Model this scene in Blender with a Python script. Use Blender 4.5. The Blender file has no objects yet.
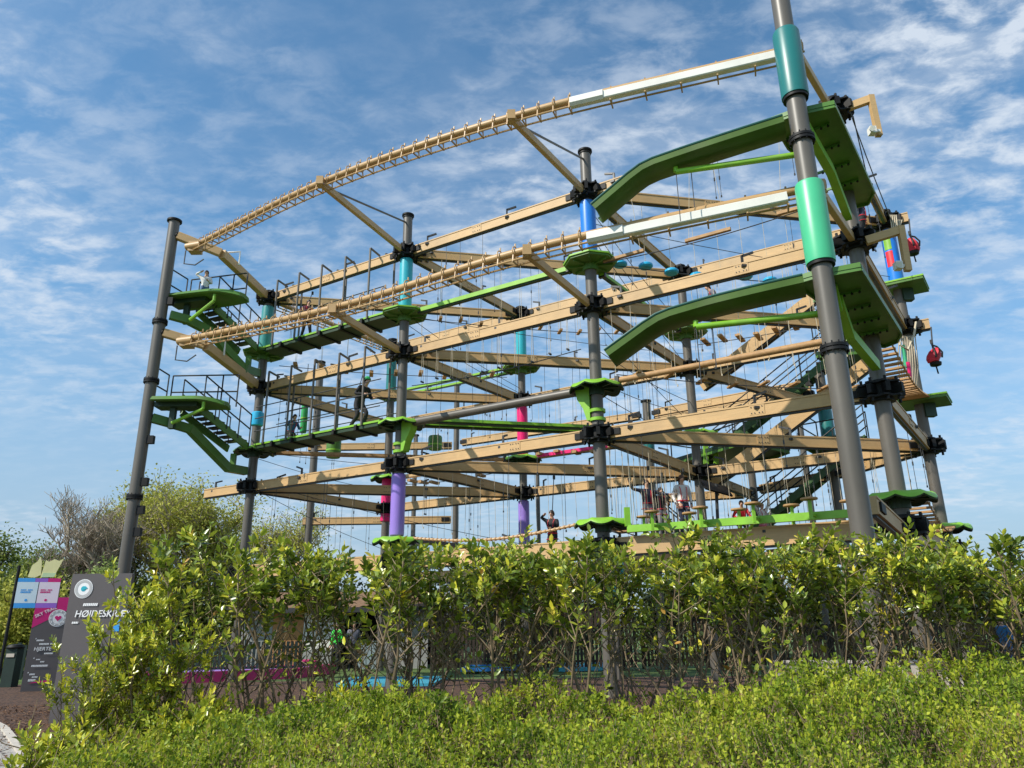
import bpy, math, random
import numpy as np
from mathutils import Vector, Matrix, Quaternion
R = math.radians
random.seed(7); rng = np.random.default_rng(11)
sc = bpy.context.scene
COL = sc.collection
EYE = 1.6
F_, PIT, ROLL = 744.28, .3131, -.012

# ------------------------------------------------------------------ camera survey helper
def at(px, py, Y):
    """place on the ray through a picture point at ground distance Y (used to survey real positions)"""
    a, b = px-512, py-384; c, s = math.cos(ROLL), math.sin(ROLL)
    u, v = c*a+s*b, -s*a+c*b
    dy = F_*math.cos(PIT)+v*math.sin(PIT); dz = F_*math.sin(PIT)-v*math.cos(PIT)
    return Vector((u/dy*Y, Y, dz/dy*Y+EYE))
def at_z(px, py, Z):
    p = at(px, py, 1.0)
    return at(px, py, (Z-EYE)/(p.z-EYE))

# ------------------------------------------------------------------ materials
def nt(name):
    m = bpy.data.materials.new(name); m.use_nodes = True
    n = m.node_tree.nodes; l = m.node_tree.links
    return m, n, l, n['Principled BSDF']
def mat(name, col, rough=.5, var=.12, scale=3.0, bump=0.0, metal=0.0, spec=.5, col2=None, stretch=(1,1,1), wear=0.0, grain=False):
    m, n, l, b = nt(name)
    tc = n.new('ShaderNodeTexCoord'); mp = n.new('ShaderNodeMapping'); mp.inputs['Scale'].default_value = stretch
    l.new(tc.outputs['Object'], mp.inputs['Vector'])
    no = n.new('ShaderNodeTexNoise'); no.inputs['Scale'].default_value = scale; no.inputs['Detail'].default_value = 6; no.inputs['Roughness'].default_value = .65
    l.new(mp.outputs['Vector'], no.inputs['Vector'])
    cr = n.new('ShaderNodeValToRGB')
    c2 = col2 or tuple(min(1, c*(1+var)+.01*var) for c in col)
    c1 = tuple(c*(1-var) for c in col)
    cr.color_ramp.elements[0].position = .3; cr.color_ramp.elements[1].position = .7
    cr.color_ramp.elements[0].color = (*c1, 1); cr.color_ramp.elements[1].color = (*c2, 1)
    l.new(no.outputs['Fac'], cr.inputs['Fac'])
    out = cr.outputs['Color']
    if wear:
        n2 = n.new('ShaderNodeTexNoise'); n2.inputs['Scale'].default_value = scale*.45; n2.inputs['Detail'].default_value = 9
        l.new(tc.outputs['Object'], n2.inputs['Vector'])
        r2 = n.new('ShaderNodeValToRGB'); r2.color_ramp.elements[0].position = .56; r2.color_ramp.elements[1].position = .72
        l.new(n2.outputs['Fac'], r2.inputs['Fac'])
        mu = n.new('ShaderNodeMath'); mu.operation = 'MULTIPLY'; mu.inputs[1].default_value = wear
        l.new(r2.outputs['Color'], mu.inputs[0])
        mx = n.new('ShaderNodeMix'); mx.data_type = 'RGBA'
        l.new(mu.outputs[0], mx.inputs['Factor']); l.new(out, mx.inputs['A']); mx.inputs['B'].default_value = (.16, .14, .11, 1)
        out = mx.outputs['Result']
    if grain:
        m3 = n.new('ShaderNodeMapping'); m3.inputs['Scale'].default_value = (2.2,2.2,34); l.new(tc.outputs['Object'], m3.inputs['Vector'])
        n3 = n.new('ShaderNodeTexNoise'); n3.inputs['Scale'].default_value = 1; n3.inputs['Detail'].default_value = 6; n3.inputs['Roughness'].default_value = .7; l.new(m3.outputs[0], n3.inputs['Vector'])
        r3 = n.new('ShaderNodeMapRange'); r3.inputs['From Min'].default_value = .25; r3.inputs['From Max'].default_value = .75; r3.inputs['To Min'].default_value = .86; r3.inputs['To Max'].default_value = 1.10; l.new(n3.outputs['Fac'], r3.inputs['Value'])
        x3 = n.new('ShaderNodeVectorMath'); x3.operation = 'SCALE'; l.new(out, x3.inputs[0]); l.new(r3.outputs[0], x3.inputs['Scale']); out = x3.outputs[0]
    l.new(out, b.inputs['Base Color'])
    b.inputs['Roughness'].default_value = rough; b.inputs['Metallic'].default_value = metal
    b.inputs['Specular IOR Level'].default_value = spec
    if bump:
        bp = n.new('ShaderNodeBump'); bp.inputs['Strength'].default_value = bump; bp.inputs['Distance'].default_value = .02
        l.new(no.outputs['Fac'], bp.inputs['Height']); l.new(bp.outputs['Normal'], b.inputs['Normal'])
    return m
def leaf_mat(name, stops, rough=.4, trans=.3, spec=.5, tone=0):
    m, n, l, b = nt(name)
    g = n.new('ShaderNodeNewGeometry'); cr = n.new('ShaderNodeValToRGB')
    e = cr.color_ramp.elements
    e[0].position, e[0].color = stops[0][0], (*stops[0][1], 1)
    e[1].position, e[1].color = stops[-1][0], (*stops[-1][1], 1)
    for p, c in stops[1:-1]:
        k = e.new(p); k.color = (*c, 1)
    src = g.outputs['Random Per Island']
    if tone:
        a = n.new('ShaderNodeAttribute'); a.attribute_name = 'tone'; q = n.new('ShaderNodeMix'); q.data_type = 'FLOAT'; q.inputs['Factor'].default_value = tone
        l.new(src, q.inputs['A']); l.new(a.outputs['Fac'], q.inputs['B']); src = q.outputs['Result']
    l.new(src, cr.inputs['Fac'])
    l.new(cr.outputs['Color'], b.inputs['Base Color']); b.inputs['Roughness'].default_value = rough; b.inputs['Specular IOR Level'].default_value = spec
    t = n.new('ShaderNodeBsdfTranslucent'); l.new(cr.outputs['Color'], t.inputs['Color'])
    mx = n.new('ShaderNodeMixShader'); mx.inputs[0].default_value = trans
    l.new(b.outputs[0], mx.inputs[1]); l.new(t.outputs[0], mx.inputs[2])
    l.new(mx.outputs[0], n['Material Output'].inputs['Surface'])
    return m
M = {}
M['steel'] = mat('pole_grey_paint', (.112,.099,.082), .42, .18, 1.5, stretch=(1,1,.25), wear=.4)
M['black'] = mat('black_steel', (.009,.009,.009), .55, .25, 6, spec=.25)
M['darksteel'] = mat('dark_rail_steel', (.035,.035,.035), .45, .2, 5)
M['tan'] = mat('tan_beam_paint', (.55,.352,.155), .55, .11, 1.1, stretch=(1,1,1), wear=.28, grain=True)
M['tan2'] = mat('tan_tube_paint', (.48,.30,.13), .45, .08, 3)
M['wood'] = mat('brown_board', (.42,.24,.10), .65, .2, 8, bump=.2)
M['rope'] = mat('pale_rope', (.55,.47,.34), .8, .15, 20)
M['cable'] = mat('dark_cable', (.05,.05,.05), .5, .2, 20)
M['white'] = mat('white_cover', (.78,.76,.70), .4, .05, 2, wear=.22)
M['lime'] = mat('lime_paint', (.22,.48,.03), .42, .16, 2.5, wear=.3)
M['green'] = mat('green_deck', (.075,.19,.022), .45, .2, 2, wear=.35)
M['dgreen'] = mat('dark_green_and_shade', (.014,.042,.014), .45, .15, 3)  # near-black green; the shade under the platforms is put into this colour
M['stairgreen'] = mat('stair_green', (.035,.095,.022), .45, .2, 3, wear=.2)
M['rgreen'] = mat('runway_green', (.055,.115,.013), .5, .2, 1.5, wear=.35, spec=.25)
M['tealdk'] = mat('teal_edge', (.02,.10,.085), .4, .1, 3)
for k, c in dict(cyan=(.03,.42,.52), blue=(.015,.20,.70), teal=(.015,.17,.165), tealm=(.04,.27,.27), mint=(.07,.50,.25), pink=(.80,.01,.16), purple=(.30,.19,.62), grn=(.02,.36,.08), red=(.75,.02,.03), sky=(.02,.42,.72)).items():
    M[k] = mat(k+'_pad_vinyl', c, .38, .06, 2, wear=.06)
M['skin'] = mat('skin', (.62,.36,.25), .5, .05, 5)
M['hair_dk'] = mat('hair_dark', (.035,.02,.012), .5, .2, 20)
M['hair_br'] = mat('hair_brown', (.12,.055,.025), .5, .2, 20)
M['hair_bl'] = mat('hair_fair', (.38,.24,.11), .5, .2, 20)
M['c_white'] = mat('cloth_white', (.75,.74,.72), .8, .06, 8); M['c_navy'] = mat('cloth_navy', (.025,.03,.06), .8, .2, 8)
M['c_black'] = mat('cloth_black', (.015,.015,.018), .8, .2, 8); M['c_blue'] = mat('cloth_blue', (.04,.16,.33), .8, .15, 8)
M['c_green'] = mat('cloth_green', (.04,.55,.05), .8, .12, 8); M['c_grey'] = mat('cloth_grey', (.16,.16,.2), .8, .15, 8)
M['c_pink'] = mat('cloth_pink', (.6,.2,.25), .8, .15, 8); M['c_jean'] = mat('cloth_denim', (.06,.11,.22), .8, .2, 8)
M['c_maroon'] = mat('cloth_maroon', (.13,.03,.045), .8, .2, 8)
M['c_red'] = mat('harness_red', (.62,.02,.04), .6, .1, 8)
M['sign'] = mat('sign_dark', (.105,.092,.092), .45, .05, 2, wear=.06)
M['magenta'] = mat('sign_magenta', (.60,.005,.17), .45, .04, 2)
M['ink'] = mat('sign_white_ink', (.82,.82,.82), .5, .02, 5)
M['inkgrey'] = mat('sign_grey_ink', (.45,.45,.45), .5, .02, 5)
M['bark'] = mat('bark', (.14,.10,.07), .85, .3, 12, bump=.5, stretch=(1,1,.3))
M['stem'] = mat('laurel_stem', (.20,.145,.085), .75, .3, 14, bump=.3, stretch=(1,1,.3))
M['twig'] = mat('bare_twig', (.33,.27,.205), .85, .2, 6)
M['laurel'] = leaf_mat('laurel_leaf', [(.05,(.045,.085,.012)),(.28,(.105,.16,.02)),(.47,(.25,.33,.036)),(.65,(.47,.51,.052)),(.82,(.76,.69,.06)),(.97,(.52,.25,.06))], .30, .24, .6, tone=.55)
M['laurely'] = leaf_mat('laurel_yellow_leaf', [(.05,(.07,.11,.014)),(.25,(.17,.24,.025)),(.45,(.36,.42,.04)),(.65,(.62,.62,.05)),(.85,(.82,.72,.06)),(.97,(.6,.32,.08))], .30, .26, .6, tone=.55)
M['lowleaf'] = leaf_mat('groundcover_leaf', [(.05,(.055,.10,.016)),(.3,(.15,.235,.024)),(.52,(.31,.40,.034)),(.72,(.53,.56,.048)),(.88,(.36,.32,.06)),(1,(.34,.17,.07))], .45, .38, .3, tone=.6)
M['willow'] = leaf_mat('willow_leaf', [(0,(.24,.26,.045)),(.5,(.43,.44,.075)),(1,(.60,.57,.12))], .6, .3, .2)
M['evergreen'] = leaf_mat('ivy_leaf', [(0,(.02,.035,.012)),(.6,(.045,.07,.02)),(1,(.10,.13,.04))], .5, .2, .3)
M['midleaf'] = leaf_mat('tree_leaf', [(0,(.08,.12,.022)),(.5,(.16,.21,.035)),(1,(.28,.32,.06))], .5, .3, .3)
M['paleleaf'] = leaf_mat('pale_leaf', [(0,(.18,.25,.05)),(.5,(.3,.4,.1)),(1,(.45,.52,.2))], .5, .3, .3)
M['orangewood'] = mat('orange_timber', (.42,.20,.07), .7, .2, 6, stretch=(6,6,.6))
M['greywood'] = mat('grey_timber', (.30,.30,.29), .8, .15, 5, stretch=(.6,.6,8))
M['bluewood'] = mat('blue_grey_boards', (.26,.33,.36), .7, .1, 5, stretch=(.6,.6,8))
M['roof'] = mat('brown_roof_tiles', (.20,.115,.06), .85, .3, 9, bump=.5)
M['fence'] = mat('dark_green_fence', (.006,.024,.016), .6, .2, 4)
M['dbrown'] = mat('shade_dark_timber', (.035,.022,.014), .85, .4, 3)  # dark brown stands in for the shaded background behind the hedge
M['curb'] = mat('pale_kerb', (.5,.45,.38), .8, .15, 5)
M['lane_pink'] = mat('lane_pink', (.55,.03,.16), .5, .1, 2); M['lane_lilac'] = mat('lane_lilac', (.33,.22,.6), .5, .1, 2)
M['lane_blue'] = mat('lane_blue', (.05,.33,.45), .5, .1, 2); M['lane_dark'] = mat('lane_dark_box', (.05,.012,.02), .6, .2, 2)
M['grass_green'] = mat('green_felt', (.05,.2,.03), .9, .15, 6)
M['lane_bedge'] = mat('lane_blue_edge', (.03,.22,.6), .5, .1, 2)
M['brochure_b'] = mat('sign_blue', (.05,.33,.75), .4, .05, 2); M['brochure_v'] = mat('sign_violet', (.30,.12,.55), .4, .05, 2)
M['brochure_w'] = mat('sign_pale', (.62,.74,.80), .4, .05, 2); M['brochure_p'] = mat('sign_pale_pink', (.78,.66,.74), .4, .05, 2)
M['topyel'] = mat('cutout_yellow', (.85,.78,.38), .5, .06, 3); M['topgrn'] = mat('cutout_green', (.58,.72,.42), .5, .06, 3)

# ------------------------------------------------------------------ mesh builder
def basis(d, up=Vector((0,0,1))):
    d = d.normalized()
    if abs(d.dot(up)) > .999: up = Vector((0,1,0))
    s = d.cross(up).normalized(); u = s.cross(d).normalized()
    return d, s, u
class MB:
    def __init__(s): s.v = []; s.f = []; s.m = []; s.cm = 0
    def add(s, vs, fs):
        o = len(s.v); s.v += [tuple(v) for v in vs]
        for f in fs: s.f.append(tuple(i+o for i in f)); s.m.append(s.cm)
    def bar(s, p0, p1, w, h, up=Vector((0,0,1)), ch=0.0):
        p0, p1 = Vector(p0), Vector(p1); d, sd, u = basis(p1-p0, up)
        if ch <= 0: prof = [(-w/2,-h/2),(w/2,-h/2),(w/2,h/2),(-w/2,h/2)]
        else: prof = [(-w/2+ch,-h/2),(w/2-ch,-h/2),(w/2,-h/2+ch),(w/2,h/2-ch),(w/2-ch,h/2),(-w/2+ch,h/2),(-w/2,h/2-ch),(-w/2,-h/2+ch)]
        n = len(prof); vs = [p+sd*a+u*b for p in (p0,p1) for a, b in prof]
        fs = [(i,(i+1)%n,n+(i+1)%n,n+i) for i in range(n)]+[tuple(range(n-1,-1,-1)), tuple(range(n,2*n))]
        s.add(vs, fs)
    def box(s, c, sx, sy, sz, rz=0):
        c = Vector(c); a = Vector((math.cos(rz), math.sin(rz), 0))*sx/2
        s.bar(c-a, c+a, sy, sz)
    def tube(s, p0, p1, r, r1=None, n=10, caps=True):
        s.path([p0,p1], [r, r if r1 is None else r1], n, caps)
    def path(s, pts, r, n=8, caps=True):
        pts = [Vector(p) for p in pts]; k = len(pts)
        rr = r if isinstance(r, (list,tuple)) else [r]*k
        d0, sd, u = basis(pts[1]-pts[0]); vs = []
        for i, p in enumerate(pts):
            d = (pts[min(i+1,k-1)]-pts[max(i-1,0)])
            if d.length < 1e-6: d = d0
            d = d.normalized(); sd = (sd-d*sd.dot(d))
            if sd.length < 1e-5: _, sd, _ = basis(d)
            sd = sd.normalized(); u = sd.cross(d)
            for j in range(n):
                a = 2*math.pi*j/n; vs.append(p+(sd*math.cos(a)+u*math.sin(a))*rr[i])
        fs = [(i*n+j, i*n+(j+1)%n, (i+1)*n+(j+1)%n, (i+1)*n+j) for i in range(k-1) for j in range(n)]
        if caps: fs += [tuple(range(n-1,-1,-1)), tuple(range((k-1)*n, k*n))]
        s.add(vs, fs)
    def lathe(s, c, prof, n=20, ax=None):
        c = Vector(c); d, a_, b_ = basis(ax or Vector((0,0,1)), Vector((0,1,0)))
        vs = []
        for r, z in prof:
            for j in range(n):
                t = 2*math.pi*j/n; vs.append(c+d*z+(a_*math.cos(t)+b_*math.sin(t))*r)
        k = len(prof)
        fs = [(i*n+j, i*n+(j+1)%n, (i+1)*n+(j+1)%n, (i+1)*n+j) for i in range(k-1) for j in range(n)]
        if prof[0][0] > 1e-4: fs.append(tuple(range(n-1,-1,-1)))
        if prof[-1][0] > 1e-4: fs.append(tuple(range((k-1)*n, k*n)))
        s.add(vs, fs)
    def prism(s, poly, th):
        """poly: list of 3-D points (roughly planar), thickness th downwards"""
        n = len(poly); P = [Vector(p) for p in poly]; Q = [p-Vector((0,0,th)) for p in P]
        s.add(P+Q, [tuple(range(n)), tuple(range(2*n-1,n-1,-1))]+[(i, n+i, n+(i+1)%n, (i+1)%n) for i in range(n)])
    def build(s, name, m, parent=None, smooth=True, ang=.7):
        me = bpy.data.meshes.new(name); o_ = parent_loc(parent)
        me.from_pydata([(x-o_.x, y-o_.y, z-o_.z) for x, y, z in s.v], [], s.f)
        ms = m if isinstance(m, (list,tuple)) else [m]
        for q in ms: me.materials.append(q)
        if len(ms) > 1: me.polygons.foreach_set('material_index', s.m)
        me.update(); fix(me)
        if smooth:
            me.polygons.foreach_set('use_smooth', [True]*len(me.polygons)); me.set_sharp_from_angle(angle=ang)
        return link(name, me, parent)
import bmesh
def fix(me):
    b = bmesh.new(); b.from_mesh(me); bmesh.ops.recalc_face_normals(b, faces=b.faces); b.to_mesh(me); b.free()
def parent_loc(p):
    q = Vector((0,0,0))
    while p is not None: q = q+p.location; p = p.parent
    return q
def link(name, me, parent):
    o = bpy.data.objects.new(name, me); COL.objects.link(o)
    if parent is not None: o.parent = parent
    return o
def share(name, me, parent, loc, rz=0, sc_=1):
    """another copy of a part or thing sharing mesh data; loc is in world space"""
    o = bpy.data.objects.new(name, me); COL.objects.link(o); o.parent = parent
    o.location = Vector(loc)-parent_loc(parent); o.rotation_euler[2] = rz; o.scale = (sc_,)*3
    return o
def thing(name, label, cat, loc, group=None):
    o = bpy.data.objects.new(name, None); COL.objects.link(o); o.location = Vector(loc); o.empty_display_size = .2
    return tag(o, label, cat, group)
def tag(o, label, cat, group=None):
    o['label'] = label; o['category'] = cat; o['kind'] = 'thing'
    if group: o['group'] = group
    return o
def struct(o, kind='structure'):
    o['kind'] = kind; return o
def np_mesh(name, V, Fq, m, parent=None, smooth=False, mi=None, tone=None):
    """V (n,3), Fq (k,4) or (k,3) numpy"""
    me = bpy.data.meshes.new(name); k, c = Fq.shape
    me.vertices.add(len(V)); me.vertices.foreach_set('co', np.ascontiguousarray(V, dtype=np.float32).ravel())
    me.loops.add(k*c); me.loops.foreach_set('vertex_index', np.ascontiguousarray(Fq, dtype=np.int32).ravel())
    me.polygons.add(k); me.polygons.foreach_set('loop_start', np.arange(0, k*c, c, dtype=np.int32)); me.polygons.foreach_set('loop_total', np.full(k, c, dtype=np.int32))
    for q in (m if isinstance(m, (list,tuple)) else [m]): me.materials.append(q)
    if mi is not None: me.polygons.foreach_set('material_index', mi)
    if tone is not None: me.attributes.new('tone','FLOAT','POINT').data.foreach_set('value', np.ascontiguousarray(tone, dtype=np.float32))
    me.update(calc_edges=True); me.validate()
    if smooth: me.polygons.foreach_set('use_smooth', [True]*len(me.polygons))
    return link(name, me, parent)
def leaves(P, D, N, L, W, fold=.25, fine=True):
    """leaf blades as numpy arrays: base P, axis D, normal N, length L, width W -> verts, quads"""
    n = len(P); D = D/np.linalg.norm(D, axis=1, keepdims=True)
    S = np.cross(D, N); S /= np.linalg.norm(S, axis=1, keepdims=True)+1e-9
    U = np.cross(S, D); L = L[:,None]; W = W[:,None]
    if fine:
        shp = [(0,0,0),(.32,.42,.0),(.68,.40,-.03),(1,0,-.14),(.68,-.40,-.03),(.32,-.42,0),(.34,0,-fold*.5),(.7,0,-fold*.5)]
        q = [(0,6,1,1)]; faces = [(0,1,6,6)]
        V = np.stack([P+D*L*a+S*W*b+U*(W*c if i > 5 else L*c) for i, (a,b,c) in enumerate(shp)], 1)
        fq = np.array([(5,0,6,6),(0,1,6,6),(6,1,2,7),(5,6,7,4),(7,2,3,3),(4,7,3,3)])
        tri = np.array([(5,0,6),(0,1,6),(6,1,2),(6,2,7),(5,6,7),(5,7,4),(7,2,3),(4,7,3)])
        idx = (np.arange(n)*8)[:,None,None]+tri[None]
    else:
        shp = [(0,0,0),(.5,.5,0),(1,0,-.05),(.5,-.5,0),(.5,0,-fold*.5)]
        V = np.stack([P+D*L*a+S*W*b+U*W*c for a,b,c in shp], 1)
        tri = np.array([(0,1,4),(1,2,4),(4,2,3),(0,4,3)])
        idx = (np.arange(n)*5)[:,None,None]+tri[None]
    return V.reshape(-1,3), idx.reshape(-1,3)
def rnd_dir(n):
    v = rng.normal(size=(n,3)); return v/np.linalg.norm(v, axis=1, keepdims=True)

# ------------------------------------------------------------------ poles, hubs, platforms
o0 = Vector((-8.8621,24.9528,0)); e1 = Vector((5.5123,-3.3738,0)); e2 = Vector((3.7181,5.1897,0))
E1, E2 = e1.normalized(), e2.normalized()
GP = {k: o0+e1*a+e2*b for k, (a,b) in dict(B=(0,0),C=(1,0),D=(2,0),F=(3,0),A=(0,1),I=(1,1),J=(2,1),G=(3,1)).items()}
ZL = {0:3.35, 1:6.13, 2:9.63, 3:13.07}
ZP = {1:4.0, 2:7.45, 3:10.95}
PN = dict(B='left stair pole', C='cyan and purple pole', D='central blue sleeved pole', F='right launch pole', A='teal and pink pole', I='cyan pink purple pole', J='bare grey inner pole', G='far right striped pole')
TN = {3:'top tier', 2:'second tier', 1:'third tier', 0:'lowest tier'}
hub_plate_mb = MB()
prof = []
def hub_mesh():
    b = MB()
    for z in (-.15,.15):
        n = 32; pts = []
        for j in range(n):
            a = 2*math.pi*j/n; r = .43 if (j % 4) in (0,1) else .34
            pts.append(Vector((r*math.cos(a), r*math.sin(a), z+.02)))
        b.prism(pts, .04)
    b.tube((0,0,-.22),(0,0,.22),.235,n=16)
    for j in range(8):
        a = 2*math.pi*j/8+.2; d = Vector((math.cos(a),math.sin(a),0))
        b.bar(d*.2+Vector((0,0,.0)), d*.47, .09, .2)
        for z in (-.2,.2):
            b.tube(d*.36+Vector((0,0,z-.05)), d*.36+Vector((0,0,z+.05)), .03, n=6)
    o = b.build('hub', M['black']); me = o.data; bpy.data.objects.remove(o); return me
def plate_mesh():
    """scalloped eight-sided foot platform with drooping lip"""
    out = []
    n = 64; top = MB(); und = MB()
    rings = [(.14,0.0,0),(.45,.012,.0),(.60,.0,.015),(.655,-.04,.03),(.675,-.085,.03)]
    V = []
    for r, z, sc_ in rings:
        for j in range(n):
            a = 2*math.pi*j/n; k = abs(math.sin(4*a))
            rr = r+sc_*k*.9; zz = z-.085*k*(r/.68)**5
            V.append(Vector((rr*math.cos(a), rr*math.sin(a), zz)))
    k = len(rings)
    fs = [(i*n+j,i*n+(j+1)%n,(i+1)*n+(j+1)%n,(i+1)*n+j) for i in range(k-1) for j in range(n)]
    top.add(V, fs)
    V2 = [v-Vector((v.x*.02, v.y*.02, .035)) for v in V]
    und.add(V2, fs)
    edge = [((k-1)*n+j, (k-1)*n+(j+1)%n) for j in range(n)]
    und.add([V[i] for e in edge for i in e]+[V2[i] for e in edge for i in e], [(2*j, 2*j+1, 2*n+2*j+1, 2*n+2*j) for j in range(n)])
    for j in range(8):
        a = 2*math.pi*(j+.5)/8; d = Vector((math.cos(a),math.sin(a),0))
        und.bar(d*.14-Vector((0,0,.08)), d*.56-Vector((0,0,.08)), .05, .07)
    und.tube((0,0,-.3),(0,0,-.03),.2,n=16)
    a_ = top.build('platform', M['lime']); b_ = und.build('underside', M['dgreen'])  # underside colour already holds the shade below the lip
    ms = (a_.data, b_.data); bpy.data.objects.remove(a_); bpy.data.objects.remove(b_); return ms
def octagon_mesh():
    out = []
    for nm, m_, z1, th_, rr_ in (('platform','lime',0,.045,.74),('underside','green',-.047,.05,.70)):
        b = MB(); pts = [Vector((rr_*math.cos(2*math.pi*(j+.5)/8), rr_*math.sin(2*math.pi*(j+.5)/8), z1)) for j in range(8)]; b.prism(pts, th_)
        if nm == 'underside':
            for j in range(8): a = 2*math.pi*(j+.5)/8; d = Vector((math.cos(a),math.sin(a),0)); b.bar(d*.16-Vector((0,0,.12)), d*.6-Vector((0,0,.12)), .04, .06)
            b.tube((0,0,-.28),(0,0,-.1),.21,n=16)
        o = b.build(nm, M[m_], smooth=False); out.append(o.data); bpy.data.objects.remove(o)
    return out
HUB = hub_mesh(); PLT, PLU = plate_mesh(); OCT, OCU = octagon_mesh()
TOP = dict(B=13.3, C=14.42, D=14.42, F=13.35, A=13.4, I=13.35, J=13.35, G=13.4)
RAD = dict(B=.15, C=.15, D=.155, F=.16, A=.16, I=.14, J=.145, G=.145)
PL = dict(B=[3,2], C=[3,2,1], D=[3,2,1], F=[1], A=[3,2,1], I=[3,2,1], J=[3,2,1], G=[1])
SL = dict(B=[('tealm',11.0,12.75),('sky',8.25,8.75)], C=[('cyan',11.0,12.85),('purple',4.05,5.85)], D=[('blue',11.0,12.8)],
          F=[], A=[('teal',11.0,12.8),('pink',5.6,7.35)], I=[('cyan',11.0,12.8),('pink',7.5,9.35),('purple',4.05,5.85)], J=[], G=[('blue',11.0,12.8)])
PLAB = dict(B='grey pole with teal top sleeve and light blue band beside the left stairs',
 C='tall grey pole with cyan upper sleeve and purple lower sleeve, front row',
 D='tall grey pole with bright blue upper sleeve in the middle of the front',
 F='thick grey pole under the two right green launch decks',
 A='grey pole with dark teal and pink sleeves half hidden behind the cyan one',
 I='grey inner pole with cyan, pink and purple sleeves one above another',
 J='plain grey inner pole beside the climbers at lower right',
 G='rightmost grey pole with blue, red and green striped top sleeve')
POLES = {}
def tower_pole(k):
    p = GP[k]; r = RAD[k]
    t = thing('tower_pole', PLAB[k], 'pole', p, 'poles of the ropes course'); POLES[k] = t
    b = MB(); b.tube(p, p+Vector((0,0,TOP[k])), r, n=20); b.build('shaft', M['steel'], t)
    b = MB(); b.tube(p+Vector((0,0,TOP[k])), p+Vector((0,0,TOP[k]+.05)), r+.05, n=20)
    b.tube(p+Vector((0,0,TOP[k]-.07)), p+Vector((0,0,TOP[k]-.03)), r+.02, n=20); b.build('cap', M['black'], t)
    for l, z in ZL.items(): share('hub', HUB, t, p+Vector((0,0,z)), rz=.45)
    for l in PL[k]:
        q = share('platform', OCT if l == 3 else PLT, t, p+Vector((0,0,ZP[l])), rz=-.55)
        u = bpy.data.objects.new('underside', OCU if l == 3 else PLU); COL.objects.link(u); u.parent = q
    for c, z0, z1 in SL[k]:
        b = MB(); b.lathe(p, [(r+.02,z0),(r+.055,z0+.03),(r+.06,z0+.1),(r+.06,z1-.1),(r+.055,z1-.03),(r+.02,z1)], 22)
        sl = b.build('sleeve', M[c], t)
        if k == 'G':
            for c2, a0, a1, za, zb in (('red',-2.9,-1.9,11.55,12.05),('lime',-2.9,-1.9,12.1,12.75)):
                q = MB(); vs = []; m_ = 6
                for i in range(m_+1):
                    a = a0+(a1-a0)*i/m_
                    for z in (za,zb): vs.append(p+Vector(((r+.066)*math.cos(a),(r+.066)*math.sin(a),z)))
                q.add(vs, [(2*i,2*i+2,2*i+3,2*i+1) for i in range(m_)]); q.build('patch', M[c2], sl)
    return t
for k in GP: tower_pole(k)
# bracket clamp under the two second tier platforms
def clamp(k, dirn, m):
    p = GP[k]+Vector((0,0,ZP[2])); t = POLES[k]; d = dirn.normalized(); s_ = d.cross(Vector((0,0,1)))
    b = MB()
    pts = [d*.55+Vector((0,0,-.02)), d*.50+Vector((0,0,-.35)), d*.34+Vector((0,0,-.62)), d*.24+Vector((0,0,-.95)), d*.15+Vector((0,0,-.95)), d*.15+Vector((0,0,-.02))]
    n = len(pts); A_ = [p+q+s_*.14 for q in pts]; B_ = [p+q-s_*.14 for q in pts]
    b.add(A_+B_, [tuple(range(n)), tuple(range(2*n-1,n-1,-1))]+[(i,(i+1)%n,n+(i+1)%n,n+i) for i in range(n)])
    for z in (-.98,-.75): b.tube(p+Vector((0,0,z)), p+Vector((0,0,z+.08)), RAD[k]+.05, n=18)
    b.build('bracket', m, t)
clamp('C', E1, M['lime']); clamp('D', -E1, M['lime'])

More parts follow.
